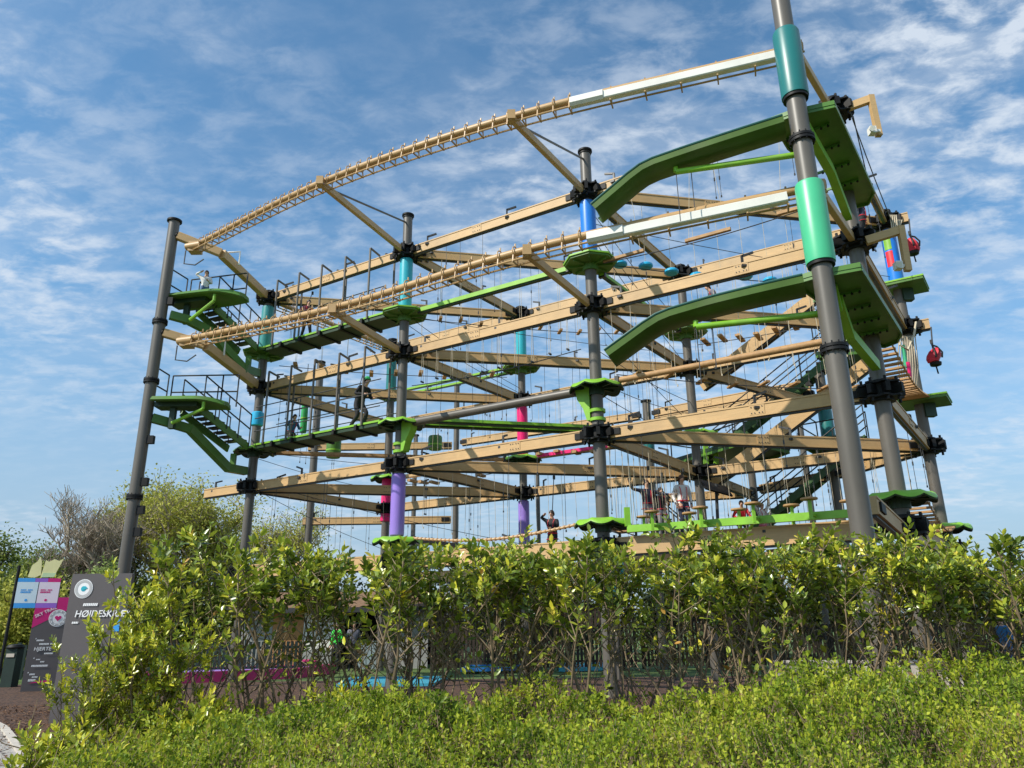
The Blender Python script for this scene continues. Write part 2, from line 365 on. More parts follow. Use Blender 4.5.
# ------------------------------------------------------------------ beams
HK = None
def hook_mesh():
    b = MB(); b.bar((0,0,-.05),(0,0,.22),.05,.05); b.bar((0,0,.2),(.28,0,.3),.05,.05); b.box((0,0,-.1),.12,.26,.06)
    o = b.build('hook', M['darksteel'], smooth=False); me = o.data; bpy.data.objects.remove(o); return me
HK = hook_mesh()
def sling_mesh(L):
    b = MB(); b.tube((0,0,0),(0,0,-L),.007,n=5); b.tube((0,0,-L*.5),(0,0,-L*.5-.09),.02,n=6); b.tube((0,0,-L-.05),(0,0,-L),.02,n=6)
    o = b.build('sling', M['cable']); me = o.data; bpy.data.objects.remove(o); return me
SG = [sling_mesh(x) for x in (1.1,1.6,2.1)]
def track_beam(P0, P1, label, slings=3, ext0=-.34, ext1=-.34, h=.30, w=.17, hooks=2, group='tan beams of the ropes course'):
    P0, P1 = Vector(P0), Vector(P1); d = (P1-P0).normalized()
    a, b_ = P0-d*ext0, P1+d*ext1
    t = thing('track_beam', label, 'beam', (a+b_)/2, group)
    _, sd, u = basis(d); q = MB(); q.bar(a, b_, w-.03, h-.07); q.bar(a+u*(h/2-.018), b_+u*(h/2-.018), w, .036); q.bar(a-u*(h/2-.018), b_-u*(h/2-.018), w, .036); q.build('girder', M['tan'], t, smooth=False)
    L = (b_-a).length
    if L > 3:
        fs_ = random.uniform(.36,.64); c_ = a+d*L*fs_; q = MB(); q.bar(c_-d*.17, c_+d*.17, w-.006, h-.085); pl_ = q.build('splice_plate', M['tan'], t, smooth=False)
        q = MB()
        for sx in (-1,1):
            for i in (-.12,-.05,.05,.12):
                for k in (-.07,.07): x = c_+d*i+u*k+sd*sx*(w/2-.006); q.tube(x, x+sd*sx*.016, .014, n=6)
        q.build('bolts', M['darksteel'], pl_)
    q = MB(); q.bar(a+d*.02-u*(h/2+.024), b_-d*.02-u*(h/2+.024), .07, .044); q.build('track', M['darksteel'], t, smooth=False)
    for x, s_ in ((P0,1),(P1,-1)):
        if (ext0 if s_ == 1 else ext1) < 0: q = MB(); q.bar(x+d*s_*.26, x+d*s_*.62, w+.05, .16); q.build('end_bracket', M['black'], t, smooth=False)
    L = (b_-a).length
    for i in range(hooks):
        x = a+d*(.5+.35*i if i < 1 else L*(.55+.12*random.random()))
        share('hook', HK, t, x+Vector((0,0,h/2)), rz=random.choice([0,1.2,2.5]))
    for i in range(slings):
        x = a+d*L*random.uniform(.12,.9)
        share('sling', random.choice(SG), t, x+Vector((0,0,-h/2-.05)))
    return t
ED = [('B','C'),('C','D'),('D','F'),('A','I'),('I','J'),('J','G'),('B','A'),('C','I'),('D','J'),('F','G'),('B','I'),('C','J'),('D','G')]
for lv in (3,2,1,0):
    for a, b in ED:
        if lv == 0 and (a,b) not in (('B','C'),('C','D'),('D','F'),('D','J'),('F','G'),('I','J'),('J','G'),('A','I')): continue
        if (a,b) == ('B','A') and lv == 3: continue
        e0 = e1_ = -.34
        if (a,b) == ('J','G') and lv in (3,2): e1_ = .62
        if (a,b) == ('B','C') and lv == 1: e0 = 2.35
        z = Vector((0,0,ZL[lv]))
        if e0 > 0:  # the beam runs on past the left pole
            pass
        track_beam(GP[a]+z, GP[b]+z, '%s tan beam from the %s to the %s' % (TN[lv], PN[a], PN[b]), slings=(3 if lv else 0), ext0=e0, ext1=e1_, h=.30 if lv else .40)
# the far frame behind
K = {}
KDEF = [('thin grey far pole left of the ladder of beams', 'far left back pole', 316, 430, 33.6, 363, .17), ('thin grey far pole behind the purple sleeve', 'far middle back pole', 456, 470, 33.6, 385, .13),
        ('slim grey far pole right of the cyan pink purple pole', 'far slim back pole', 538, 500, 34.0, 452, .09), ('slim grey far pole just right of the purple sleeve', 'far hidden back pole', 414, 500, 36.0, 436, .11),
        ('grey back pole with dark teal band and flat cap near climbers', 'capped back pole', 650, 460, 29.0, 402, .16),
        ('grey back pole with teal sleeve and flat cap behind the stairs', 'teal back pole', 826, 420, 25.0, 373, .17),
        ('slim grey back pole between the two stair flights', 'slim stair pole', 806, 470, 30.0, 418, .12), ('grey back pole beside the lower stair foot', 'lower stair pole', 754, 495, 28.0, 440, .14)]
for i, (lab, sn, px, py, Y, ty, r) in enumerate(KDEF):
    p = at(px, py, Y); p.z = 0; topz = at(px, ty, Y).z
    t = thing('back_pole', lab, 'pole', p, 'poles of the ropes course'); K[i] = (p, topz)
    b = MB(); b.tube(p, p+Vector((0,0,topz)), r, n=16); b.build('shaft', M['steel'], t)
    b = MB(); b.tube(p+Vector((0,0,topz)), p+Vector((0,0,topz+.06)), r+.06, n=16); b.build('cap', M['black'], t)
    if i in (4,5):
        z0, z1 = (at(px,540,Y).z, at(px,515,Y).z) if i == 4 else (at(px,455,Y).z, at(px,405,Y).z)
        if i == 4: z0, z1 = at(px,455,Y).z, at(px,436,Y).z
        b = MB(); b.lathe(p, [(r+.02,z0),(r+.06,z0+.05),(r+.06,z1-.05),(r+.02,z1)], 18); b.build('sleeve', M['teal'], t)
for z, l in ((ZL[1],'lower'), (ZL[2]-.1,'upper')):
    track_beam(K[0][0]+Vector((0,0,z)), K[1][0]+Vector((0,0,z)), l+' tan beam between the two thin far left poles', slings=2, ext0=.3, ext1=-.2)
track_beam(K[1][0]+Vector((0,0,ZL[2])), K[4][0]+Vector((0,0,ZL[2])), 'far tan beam running behind the cyan pink purple pole', slings=2)
track_beam(K[4][0]+Vector((0,0,ZL[1]+.1)), K[7][0]+Vector((0,0,ZL[1]+.1)), 'far tan beam behind the climbers to the lower stair pole', slings=2)
track_beam(K[5][0]+Vector((0,0,ZL[2]-.35)), K[4][0]+Vector((0,0,ZL[2]-.35)), 'far tan beam from the teal back pole behind the upper stairs', slings=2)
track_beam(K[7][0]+Vector((0,0,ZL[1]-1.2)), K[6][0]+Vector((0,0,ZL[1]-1.2)), 'short low tan beam between the two slim stair poles', slings=1, hooks=0)

V3 = lambda i, z: K[i][0]+Vector((0,0,z))
for a, b_, lab in ((V3(4,ZL[2]),V3(5,ZL[2]),'second tier far tan beam between the capped and the teal back poles'),(V3(7,ZL[1]+.2),V3(5,ZL[1]+.2),'third tier far tan beam from the lower stair pole to the teal pole'),(V3(7,ZL[0]+.6),V3(5,ZL[0]+.6),'low far tan beam behind the stair foot at right'),(GP['J']+Vector((0,0,ZL[1]-.02)),V3(7,ZL[1]),'third tier tan beam running back from the inner pole to stairs'),(GP['J']+Vector((0,0,ZL[2])),V3(5,ZL[2]-.9),'sloping far tan beam from the inner pole to the teal pole'),(GP['G']+Vector((0,0,ZL[1])),V3(5,ZL[1]+.2),'third tier tan beam from the far right pole back to stairs')):
    track_beam(a, b_, lab, slings=3, hooks=1)
# ------------------------------------------------------------------ outer poles L and E
def outer_pole(base, topz, r, collars, sleeves, lab, foot=()):
    t = thing('outer_pole', lab, 'pole', base, 'poles of the ropes course')
    b = MB(); b.tube(base, base+Vector((0,0,topz)), r, n=24); b.build('shaft', M['steel'], t)
    b = MB(); b.tube(base+Vector((0,0,topz)), base+Vector((0,0,topz+.06)), r+.06, n=24); b.build('cap', M['black'], t)
    for z in collars:
        b = MB(); b.tube(base+Vector((0,0,z-.07)), base+Vector((0,0,z-.02)), r+.055, n=24); b.tube(base+Vector((0,0,z)), base+Vector((0,0,z+.05)), r+.055, n=24)
        for j in range(12):
            a = 2*math.pi*j/12; q = base+Vector(((r+.035)*math.cos(a),(r+.035)*math.sin(a),z)); b.tube(q-Vector((0,0,.1)), q+Vector((0,0,.09)), .014, n=6)
        b.build('flange', M['black'], t)
    for c, z0, z1 in sleeves:
        b = MB(); b.lathe(base, [(r+.01,z0),(r+.07,z0+.01),(r+.075,z0+.06),(r+.075,z1-.05),(r+.06,z1-.01),(r+.01,z1)], 28); b.build('sleeve', M[c], t)
        b = MB(); b.lathe(base, [(r+.01,z0-.05),(r+.055,z0-.05),(r+.055,z0+.005),(r+.01,z0+.005)], 28); b.build('sleeve_band', M['black'], t)
    return t
LP = Vector((-10.98,21.5,0)); EP = Vector((5.45,11.8,0))
lp = outer_pole(LP, 14.27, .17, [at(158,322,21.5).z, at(147,381,21.5).z, at(128,497,21.5).z], [], 'leftmost bare grey pole with black flanges holding the stair landings')
for py in (302,440,482,510,532):
    z = at(150,py,21.5).z; b = MB(); b.box(LP+Vector((.24,-.02,z)), .2, .14, .24); b.build('bracket', M['black'], lp)
outer_pole(EP, 15.2, .175, [at(801,140,11.8).z, at(832,349,11.8).z], [('teal', at(793,98,11.8).z, at(784,33,11.8).z), ('mint', at(817,264,11.8).z, at(808,184,11.8).z)], 'nearest tall grey pole at right with dark teal and mint green pads')

# ------------------------------------------------------------------ zip rails
def spline(pts, n=12):
    pts = [Vector(p) for p in pts]; P = [pts[0]*2-pts[1]]+pts+[pts[-1]*2-pts[-2]]; out = []
    for i in range(1, len(P)-2):
        for k in range(n):
            t = k/n; a, b_, c, d = P[i-1:i+3]
            out.append(.5*((2*b_)+(c-a)*t+(2*a-5*b_+4*c-d)*t*t+(3*b_-a-3*c+d)*t**3))
    return out+[pts[-1]]
def resample(pts, step):
    out = [pts[0]]; acc = 0
    for a, b_ in zip(pts, pts[1:]):
        L = (b_-a).length
        while acc+L >= step:
            f = (step-acc)/L; a = a.lerp(b_, f); out.append(a); L = (b_-a).length; acc = 0
        acc += L
    return out
def hanger_mesh():
    b = MB(); n = 14
    ring = [Vector((0, .135*math.cos(2*math.pi*j/n), .135*math.sin(2*math.pi*j/n))) for j in range(n+1)]
    b.path(ring, .015, 6, False)
    for s_ in (-1,1): b.bar((0,.1*s_,-.09),(0,.12*s_,-.24),.024,.024)
    b.bar((0,-.14,-.25),(0,.14,-.25),.03,.03)
    b.bar((0,0,.13),(0,0,.22),.025,.025)
    o = b.build('hanger', M['tan2']); me = o.data; bpy.data.objects.remove(o); return me
HG = hanger_mesh()
def zip_rail(pts, label, cover=None, step=.37):
    sp = spline(pts); t = thing('zip_rail', label, 'zip rail', sp[0], 'tan zip rails with hangers')
    b = MB(); b.path(sp, .085, 12); b.build('rail_tube', M['tan2'], t)
    for s_ in (-1,1):
        b = MB(); q = []
        for i, p in enumerate(sp):
            d = (sp[min(i+1,len(sp)-1)]-sp[max(i-1,0)]).normalized(); _, sd, u = basis(d); q.append(p+sd*.12*s_-Vector((0,0,.235)))
        b.path(q, .022, 6); b.build('runner', M['tan2'], t)
    rs = resample(sp, step)
    for i, p in enumerate(rs[1:-1]):
        d = rs[i+2]-rs[i]
        if cover and p.x > cover[0] and p.x < cover[1]: continue
        share('hanger', HG, t, p, rz=math.atan2(d.y, d.x))
    if cover:
        x0, x1 = cover; q = [p for p in resample(sp, .15) if x0 <= p.x <= x1]
        a, c = q[0], q[-1]; b = MB(); n = len(q)
        _, sd, u = basis(c-a); front = -sd if sd.y > 0 else sd
        b.bar(q[5]-Vector((0,0,.17))+front*.10, c-Vector((0,0,.17))+front*.10, .17, .20, ch=.02)
        b.build('cover', M['white'], t, smooth=False)
        b = MB(); b.bar(q[0]-Vector((0,0,.14))+front*.1, q[5]-Vector((0,0,.15))+front*.1, .23, .25, ch=.06); b.build('cover_end', M['white'], t, smooth=False)
        for i in range(6, n, 5):
            b = MB(); b.bar(q[i]-Vector((0,0,.36)), q[i]+Vector((0,0,.13)), .03, .03); b.bar(q[i]-Vector((0,0,.36))-sd*.12, q[i]-Vector((0,0,.36))+sd*.2, .03, .03); b.build('cover_strap', M['tan2'], t, smooth=False)
    return t
T3 = [at(196,245,20.9), at(325,181,17.3), at(515,116,14.4), at(803,46,12.35)]
T2 = [at(188,339,20.9), at(337,307,17.3), at(530,249,14.25), at(826,184,12.3)]
zip_rail(T3, 'highest curved tan zip rail hung with rings, white cover near the right', cover=(at(570,100,14).x, at(777,52,12.8).x))
zip_rail(T2, 'lower curved tan zip rail hung with rings, passing before the blue sleeve', cover=(at(585,240,14.2).x, at(790,195,12.4).x))
zip_rail([GP['B']+Vector((.2,.3,ZL[3]-.02)), GP['A']+Vector((-.2,-.3,ZL[3]-.02))], 'short tan ladder like rail running back from the left stair pole')
# outriggers carrying the zip rails
def outrigger(p0, p1, label, stay=None):
    p0, p1 = Vector(p0), Vector(p1); d = (p1-p0).normalized(); t = thing('outrigger', label, 'outrigger', p0, 'struts carrying the zip rails')
    b = MB(); b.bar(p0+d*.35, p1+d*.28, .12, .19, ch=.01); b.build('arm', M['tan'], t, smooth=False)
    b = MB(); b.bar(p1+d*.18-Vector((0,0,.09)), p1+d*.18+Vector((0,0,.14)), .18, .26); b.build('saddle', M['tan2'], t, smooth=False)
    if stay is not None:
        b = MB(); b.tube(stay, p1-d*.5+Vector((0,0,.1)), .03, n=6); b.build('stay', M['steel'], t)
    return t
for lv, T, nm in ((3,T3,'upper'),(2,T2,'lower')):
    for k, i in (('C',1),('D',2)):
        h = GP[k]+Vector((0,0,ZL[lv]))
        outrigger(h, T[i]-Vector((0,0,.16)), '%s outrigger strut reaching forward from the %s to the zip rail' % (nm, PN[k]), stay=(GP[k]+Vector((0,0,TOP[k]-.25)) if lv == 3 else None))
    outrigger(GP['F']+Vector((0,0,ZL[lv])), T[3]+Vector((-.1,.05,-.15)), '%s outrigger strut behind the nearest pole at the right' % nm)
    # left arm: from the left stair pole hub out past the rail end to the outer pole
    h = GP['B']+Vector((0,0,ZL[lv])); q1 = T[0]-Vector((0,0,.2))
    yy = at(222,254,21.9) if lv == 3 else at(206,346,21.9)
    t = thing('rail_arm', ('upper' if lv == 3 else 'lower')+' bent tan arm joining the leftmost pole to the left stair pole', 'arm', h, 'bent arms at the left end')
    z_end = at(178,236,21.5) if lv == 3 else at(164,333,21.5)
    b = MB(); b.bar(h+(yy-h).normalized()*.3, yy, .22, .3, ch=.015); b.bar(yy+(yy-h).normalized()*.06, z_end, .2, .26, ch=.015); b.build('arm', M['tan'], t, smooth=False)
    b = MB(); b.tube(q1+Vector((-.25,-.05,.1)), q1+Vector((.25,-.2,.1)), .12, n=12); b.box(q1+Vector((0,0,.1)), .35,.3,.34); b.build('rail_seat', M['tan2'], t)
    b = MB(); b.tube(z_end, z_end+Vector((-.2,0,0)), .12, n=12); b.build('flange', M['black'], t)
    c = yy+Vector((.35,.6,-.1))
    b = MB(); b.path([c, c+Vector((0,0,.5)), c+Vector((-.45,-.1,.42)), c+Vector((-.5,-.1,.3))], .03, 6); b.build('hoop', M['white'], t)
    b = MB(); b.path([q1+Vector((-.25,-.1,-.05)), q1+Vector((-.25,-.1,-.5)), q1+Vector((.1,-.1,-.55)), q1+Vector((.35,-.1,-.35))], .022, 6); b.build('loop', M['cable'], t)

# ------------------------------------------------------------------ right launch decks and runways
def launch_deck(poly_px, Z, label, strutpx):
    P = [at_z(x, y, Z) for x, y in poly_px]; c = sum(P, Vector())/len(P)
    t = thing('launch_deck', label, 'platform', c, 'green launch decks')
    b = MB(); b.prism(P, .09); b.build('deck', M['green'], t, smooth=False)
    # folded lip round the rim
    b = MB(); n = len(P)
    for i in range(n):
        a, d = P[i]-Vector((0,0,.09)), P[(i+1)%n]-Vector((0,0,.09)); ci = (c-a); ci.z = 0; cj = c-d; cj.z = 0
        a2, d2 = a+ci.normalized()*.03, d+cj.normalized()*.03
        b.bar(a2, d2, .035, .12)
    b.build('rim', M['green'], t, smooth=False)
    # ribs and bolts under the deck
    u = (GP['F']-EP).normalized(); s_ = Vector((-u.y,u.x,0)); b = MB(); r_ = MB()
    for i in (-1.2,-.4,.4,1.2):
        q = c+u*i-Vector((0,0,.125)); r_.bar(q-s_*.42, q+s_*.42, .04, .05)
        for k in range(7): z = q+s_*(k-3)*.13; b.tube(z-Vector((0,0,.05)), z, .025, n=6)
    r_.build('rib', M['green'], t, smooth=False); b.build('bolts', M['black'], t)
    for q in strutpx:
        b = MB(); pts = [at(*x) for x in q]
        for a, d in zip(pts, pts[1:]): b.bar(a, d, .16, .2)
        b.build('strut', M['lime'], t, smooth=False)
    return t
Z3, Z2 = ZP[3], ZP[2]
launch_deck([(771,117),(790,110),(834,100),(874,188),(868,200),(849,205),(836,190),(806,122),(795,150),(786,143)], Z3, 'upper green launch deck seen from below beside the nearest pole', [[(806,128,12.0),(830,170,13.2),(848,217,14.5)]])
launch_deck([(792,277),(812,271),(860,262),(901,328),(897,337),(884,342),(846,338),(836,318),(816,294)], Z2, 'lower green launch deck seen from below beside the nearest pole', [[(838,300,12.5),(850,335,13.4),(876,366,14.5)],[(832,285,12.2),(838,310,12.5)]])
def runway(px, label, strut, w=.62):
    C_ = [at(*q) for q in px]; C_ = [a.lerp(b_,k/4) for a, b_ in zip(C_,C_[1:]) for k in range(4)]+[C_[-1]]; C_ = [C_[0]]+[(C_[i-1]+C_[i]*2+C_[i+1])/4 for i in range(1,len(C_)-1)]+[C_[-1]]
    t = thing('runway', label, 'runway', C_[0], 'green launch runways')
    b = MB(); e_ = MB(); n = len(C_); V = []; W = []
    prof = [(-.5,.08),(-.5,0),(-.3,-.05),(.3,-.05),(.5,0),(.5,.08),(.46,.08),(.46,.03),(.28,-.01),(-.28,-.01),(-.46,.03),(-.46,.08)]
    for i, p in enumerate(C_):
        d = (C_[min(i+1,n-1)]-C_[max(i-1,0)]).normalized(); sd = d.cross(Vector((0,0,1))).normalized(); u = sd.cross(d)
        for x, z in prof: V.append(p+sd*x*w+u*z*1.6)
    k = len(prof)
    b.add(V, [(i*k+j, i*k+(j+1)%k, (i+1)*k+(j+1)%k, (i+1)*k+j) for i in range(n-1) for j in range(k)]+[tuple(range(k-1,-1,-1)), tuple(range((n-1)*k,n*k))])
    b.build('tray', M['rgreen'], t)
    for s_ in (-1,1):
        q = []
        for i, p in enumerate(C_):
            d = (C_[min(i+1,n-1)]-C_[max(i-1,0)]).normalized(); sd = d.cross(Vector((0,0,1))).normalized(); u = sd.cross(d); q.append(p+sd*s_*.49*w+u*.15)
        b = MB(); b.path(q, .026, 8); b.build('lip', M['tealdk'], t)
    b = MB(); p0, p1 = at(*strut[0]), at(*strut[1]); b.tube(p0, p1, .06, n=10); b.tube(p0-Vector((0,0,0)), p0+Vector((0,0,.12)), .05, n=8); b.build('strut', M['lime'], t)
    b = MB(); b.tube(p0, p0-Vector((0,0,1.1)), .009, n=5); b.tube(p0+Vector((.3,0,0)), p0+Vector((.3,0,-.8)), .009, n=5); b.build('cord', M['cable'], t)
    return t
runway([(785,131,12.0),(740,145,12.3),(690,161,12.7),(646,176,13.05),(599,216,13.4)], 'upper green launch runway curving down at its left end, below the highest rail', [(676,172,12.75),(795,155,12.05)])
runway([(805,289,12.0),(760,299,12.3),(710,311,12.7),(662,325,13.05),(612,361,13.4)], 'lower green launch runway curving down at its left end', [(696,327,12.7),(818,314,12.1)])

# ------------------------------------------------------------------ left landings and stairs
def stair(p0, p1, width, n, label, m=M['stairgreen'], railside=(-1,1), rail_h=1.0, group='stair flights'):
    p0, p1 = Vector(p0), Vector(p1); d = p1-p0; hd = Vector((d.x,d.y,0)).normalized(); s_ = Vector((-hd.y,hd.x,0))
    t = thing('stair_flight', label, 'stairs', p0, group)
    for k in (-1,1):
        b = MB(); b.bar(p0+s_*k*width/2-Vector((0,0,.1)), p1+s_*k*width/2-Vector((0,0,.1)), .06, .24); b.build('stringer', m, t, smooth=False)
    for i in range(n):
        q = p0+d*((i+.5)/n)+Vector((0,0,.06)); b = MB(); b.bar(q-s_*(width/2-.04), q+s_*(width/2-.04), .26, .05); b.build('tread', M['darksteel'], t, smooth=False)
    for k in railside:
        b = MB(); o_ = s_*k*(width/2+.04)
        for h in (.5,rail_h): b.tube(p0+o_+Vector((0,0,h)), p1+o_+Vector((0,0,h)), .024, n=6)
        for i in range(5):
            q = p0+d*(i/4)+o_; b.tube(q-Vector((0,0,.1)), q+Vector((0,0,rail_h)), .022, n=6)
        b.build('handrail', M['darksteel'], t)
    return t
def guard(pts, h=1.05, m='darksteel'):
    b = MB()
    for a, c in zip(pts, pts[1:]):
        a, c = Vector(a), Vector(c)
        for z in (.5,h): b.tube(a+Vector((0,0,z)), c+Vector((0,0,z)), .024, n=6)
        for q in (a,c): b.tube(q, q+Vector((0,0,h)), .024, n=6)
        L = (c-a).length
    return b
def landing(Z, label, tip_px, left_px, dz):
    a = at_z(left_px[0], left_px[1], Z); tip = at_z(tip_px[0], tip_px[1], Z); d = (tip-a); L = d.length; d = d.normalized(); s_ = Vector((-d.y,d.x,0))
    t = thing('landing', label, 'platform', a, 'left stair landings')
    b = MB(); n = 14; V = []
    prof = [(-.5,-.07),(-.42,.02),(0,.05),(.42,.02),(.5,-.07),(.45,-.09),(.3,-.05),(-.3,-.05),(-.45,-.09)]
    for i in range(n+1):
        f = i/n; w = 1.25*(1-.0*f) if f < .55 else 1.25*(1-.55*((f-.55)/.45)**2); z = .0 if f < .6 else -.10*((f-.6)/.4)**2
        for x, q in prof: V.append(a+d*L*f+s_*x*w+Vector((0,0,q*1.4+z)))
    k = len(prof)
    b.add(V, [(i*k+j, i*k+(j+1)%k, (i+1)*k+(j+1)%k, (i+1)*k+j) for i in range(n) for j in range(k)]+[tuple(range(k-1,-1,-1)), tuple(range(n*k,(n+1)*k))])
    b.build('deck', M['green'], t)
    b = MB(); b.bar(a+d*.45-Vector((0,0,.1)), a+d*.45-Vector((0,0,.85)), .16, .16); b.box(a+d*.6-Vector((0,0,.14)), 1.3, .5, .14, math.atan2(d.y,d.x)); b.build('pedestal', M['dgreen'], t, smooth=False)
    g = guard([a+s_*.55-d*.1, a-s_*.3-d*.15, ]); g2 = guard([a+s_*.62+d*.0, a+s_*.62+d*1.6, a+s_*.62+d*2.1])
    g.build('guardrail', M['darksteel'], t); g2.build('guardrail', M['darksteel'], t)
    return t, a, d, s_
def bent_support(px, label, brace):
    t = thing('bent_support', label, 'support', at(*px[0]), 'bent green supports under the left stairs')
    pts = [at(*q) for q in px]; b = MB()
    for i, (a, c) in enumerate(zip(pts, pts[1:])):
        dd = (c-a).normalized(); b.bar(a-dd*(.04 if i else 0), c+dd*.04, .2, .26+.002*i)
    b.build('girder', M['green'], t, smooth=False)
    b = MB(); b.tube(at(*brace[0]), at(*brace[1]), .055, n=8); b.tube(at(*brace[1]), at(*brace[1])+Vector((0,0,.22)), .05, n=8); b.build('brace', M['lime'], t)
    q = pts[-2].lerp(pts[-1], .25); b = MB(); b.bar(q, q+Vector((0,0,.5)), .16, .16); b.build('stub', M['green'], t, smooth=False)
zA = at(205,299,22).z; zB = at(190,404,22).z
t1, a1, d1, s1 = landing(zA, 'upper green landing tongue beside the leftmost pole', (245,293), (176,301), 0)
t2, a2, d2, s2 = landing(zB, 'lower green landing tongue beside the leftmost pole', (228,401), (160,402), 0)
B_ = GP['B']; hdv = (B_-a1); hdv.z = 0
stair(B_+Vector((-.35,-.6,ZP[3])), a1+d1*.75+s1*.55+Vector((0,0,-.05)), .8, 8, 'upper left stair flight with black rails below the highest landing', m=M['green'])
stair(B_+Vector((-.35,-.6,ZP[2])), a2+d2*.75+s2*.55+Vector((0,0,-.05)), .8, 8, 'lower left stair flight with black rails and green stringers', m=M['green'])
bent_support([(170,315,21.6),(188,320,21.9),(209,331,22.4),(244,369,23.9),(258,373,24.8)], 'upper bent green support girder under the left stairs', [(190,320,21.6),(214,301,21.3)])
bent_support([(152,418,21.6),(170,423,21.9),(190,429,22.3),(228,468,24.2),(245,471,24.8)], 'lower bent green support girder under the left stairs', [(172,423,21.6),(203,409,21.3)])

# ------------------------------------------------------------------ bridges between the poles
def edge(a, b, z, cut=.62):
    p, q = GP[a]+Vector((0,0,z)), GP[b]+Vector((0,0,z)); d = (q-p).normalized(); return p+d*cut, q-d*cut, d
def hooped_walkway(a, b, lv, label, cables, side=1):
    p, q, d = edge(a, b, ZP[lv], .45); s_ = Vector((d.y,-d.x,0)); L = (q-p).length     # s_ points to the viewer
    t = thing('walkway', label, 'bridge', p, 'green walkways with hooped hangers')
    n = 6
    for i in range(n):
        x0, x1 = p+d*(L*i/n+.02), p+d*(L*(i+1)/n-.02); bb = MB(); bb.bar(x0, x1, .86, .06); bb.build('deck_panel', M['lime'], t, smooth=False)
        bb = MB(); bb.bar(x0-Vector((0,0,.09)), x1-Vector((0,0,.09)), .8, .1); bb.build('underframe', M['dgreen'], t, smooth=False)
    for i in range(1, n):
        x = p+d*(L*i/n)-Vector((0,0,.1)); bb = MB(); bb.bar(x-s_*.5, x+s_*.5, .09, .16); bb.build('cross_bearer', M['black'], t, smooth=False)
    zt = ZL[lv]-ZP[lv]
    for i in range(5):
        f = (i+.45)/5.1
        for k in ((1,-1) if i % 2 == 0 else (1,)):
            x = p+d*L*f+s_*k*.46+(d*.25 if k < 0 else Vector()); bb = MB()
            top = x+Vector((0,0,zt+.32))
            bb.bar(x-Vector((0,0,.06)), top, .05, .05, up=d); bb.bar(top, top-s_*k*.46-Vector((0,0,.08)), .05, .05); bb.build('hanger', M['steel'], t, smooth=False)
    for h in cables:
        for k in (1,-1):
            bb = MB(); bb.tube(p+s_*k*.46+Vector((0,0,h)), q+s_*k*.46+Vector((0,0,h)), .018, n=5); bb.build('cable', M['cable'], t)
    return t
hooped_walkway('B','C',3,'upper green walkway with hoop hangers between left stairs and cyan sleeve', (.9,))
hooped_walkway('B','C',2,'lower green walkway with cable rails and climbers at the left', (.45,.9,1.3))
def plank(a, b, z0, z1, label, m, w=.16, h=.12, n=1, gap=.3, cut=.6, r=None, sag=0, name='balance_beam', group='balance beams'):
    p, q = GP[a]+Vector((0,0,z0)), GP[b]+Vector((0,0,z1)); d = (q-p).normalized(); p, q = p+d*cut, q-d*cut; s_ = Vector((d.y,-d.x,0)).normalized()
    t = thing(name, label, 'balance beam', p, group)
    for i in range(n):
        o_ = s_*(i-(n-1)/2)*gap; bb = MB()
        if r: bb.tube(p+o_, q+o_, r, n=16)
        else: bb.bar(p+o_, q+o_, w, h)
        bb.build('beam', m, t, smooth=bool(r))
        if not r:
            bb = MB(); bb.bar(p+o_-Vector((0,0,h/2+.02)), q+o_-Vector((0,0,h/2+.02)), w*.6, .04); bb.build('underside', M['dgreen'] if m is M['lime'] else M['wood'], t, smooth=False)
    for x in (p.lerp(q,.01), q.lerp(p,.01)):
        bb = MB(); bb.bar(x-s_*(.1+gap*(n-1)/2), x+s_*(.1+gap*(n-1)/2), .1, .2); bb.build('end_plate', M['darksteel'], t, smooth=False)
    return t
plank('C','D',ZP[3]-.05,ZP[3]-.05,'lime plank from the cyan sleeve to the central octagonal platform',M['lime'],.2,.13)
plank('C','D',ZP[2]-.1,ZP[2]-.1,'thick round grey log beam left of the central pole',M['steel'],r=.12,cut=.5)
plank('D','J',ZP[3]-.12,ZP[3]-.12,'lime and grey plank running back from the central octagonal platform',M['lime'],.14,.1)
plank('A','I',ZP[3]-.02,ZP[3]-.02,'pair of lime rails running to the inner cyan sleeve',M['lime'],.1,.08,n=2,gap=.5)
plank('C','J',ZP[2]+.0,ZP[2]-.05,'pair of wide lime planks just below the grey log',M['lime'],.3,.09,n=2,gap=.5)
plank('B','I',ZP[2]-.1,ZP[2]-.1,'narrow brown beam at the level of the lower walkway, left half',M['wood'],.12,.1)
plank('A','I',ZP[2]-.1,ZP[2]-.1,'narrow tan beam from the pink sleeve to the inner pole',M['tan'],.12,.12)
plank('D','F',ZP[2]+.0,ZP[2]+.0,'long round brown log beam rising to the nearest pole',M['wood'],r=.075,cut=.55)
plank('I','J',ZP[2]-.05,ZP[2]-.05,'pink plank beside the inner pole with the purple sleeve',M['pink'],.2,.12)
plank('C','I',ZP[1]+.0,ZP[1]+.0,'purple and grey low plank behind the hedge top',M['steel'],.14,.1)
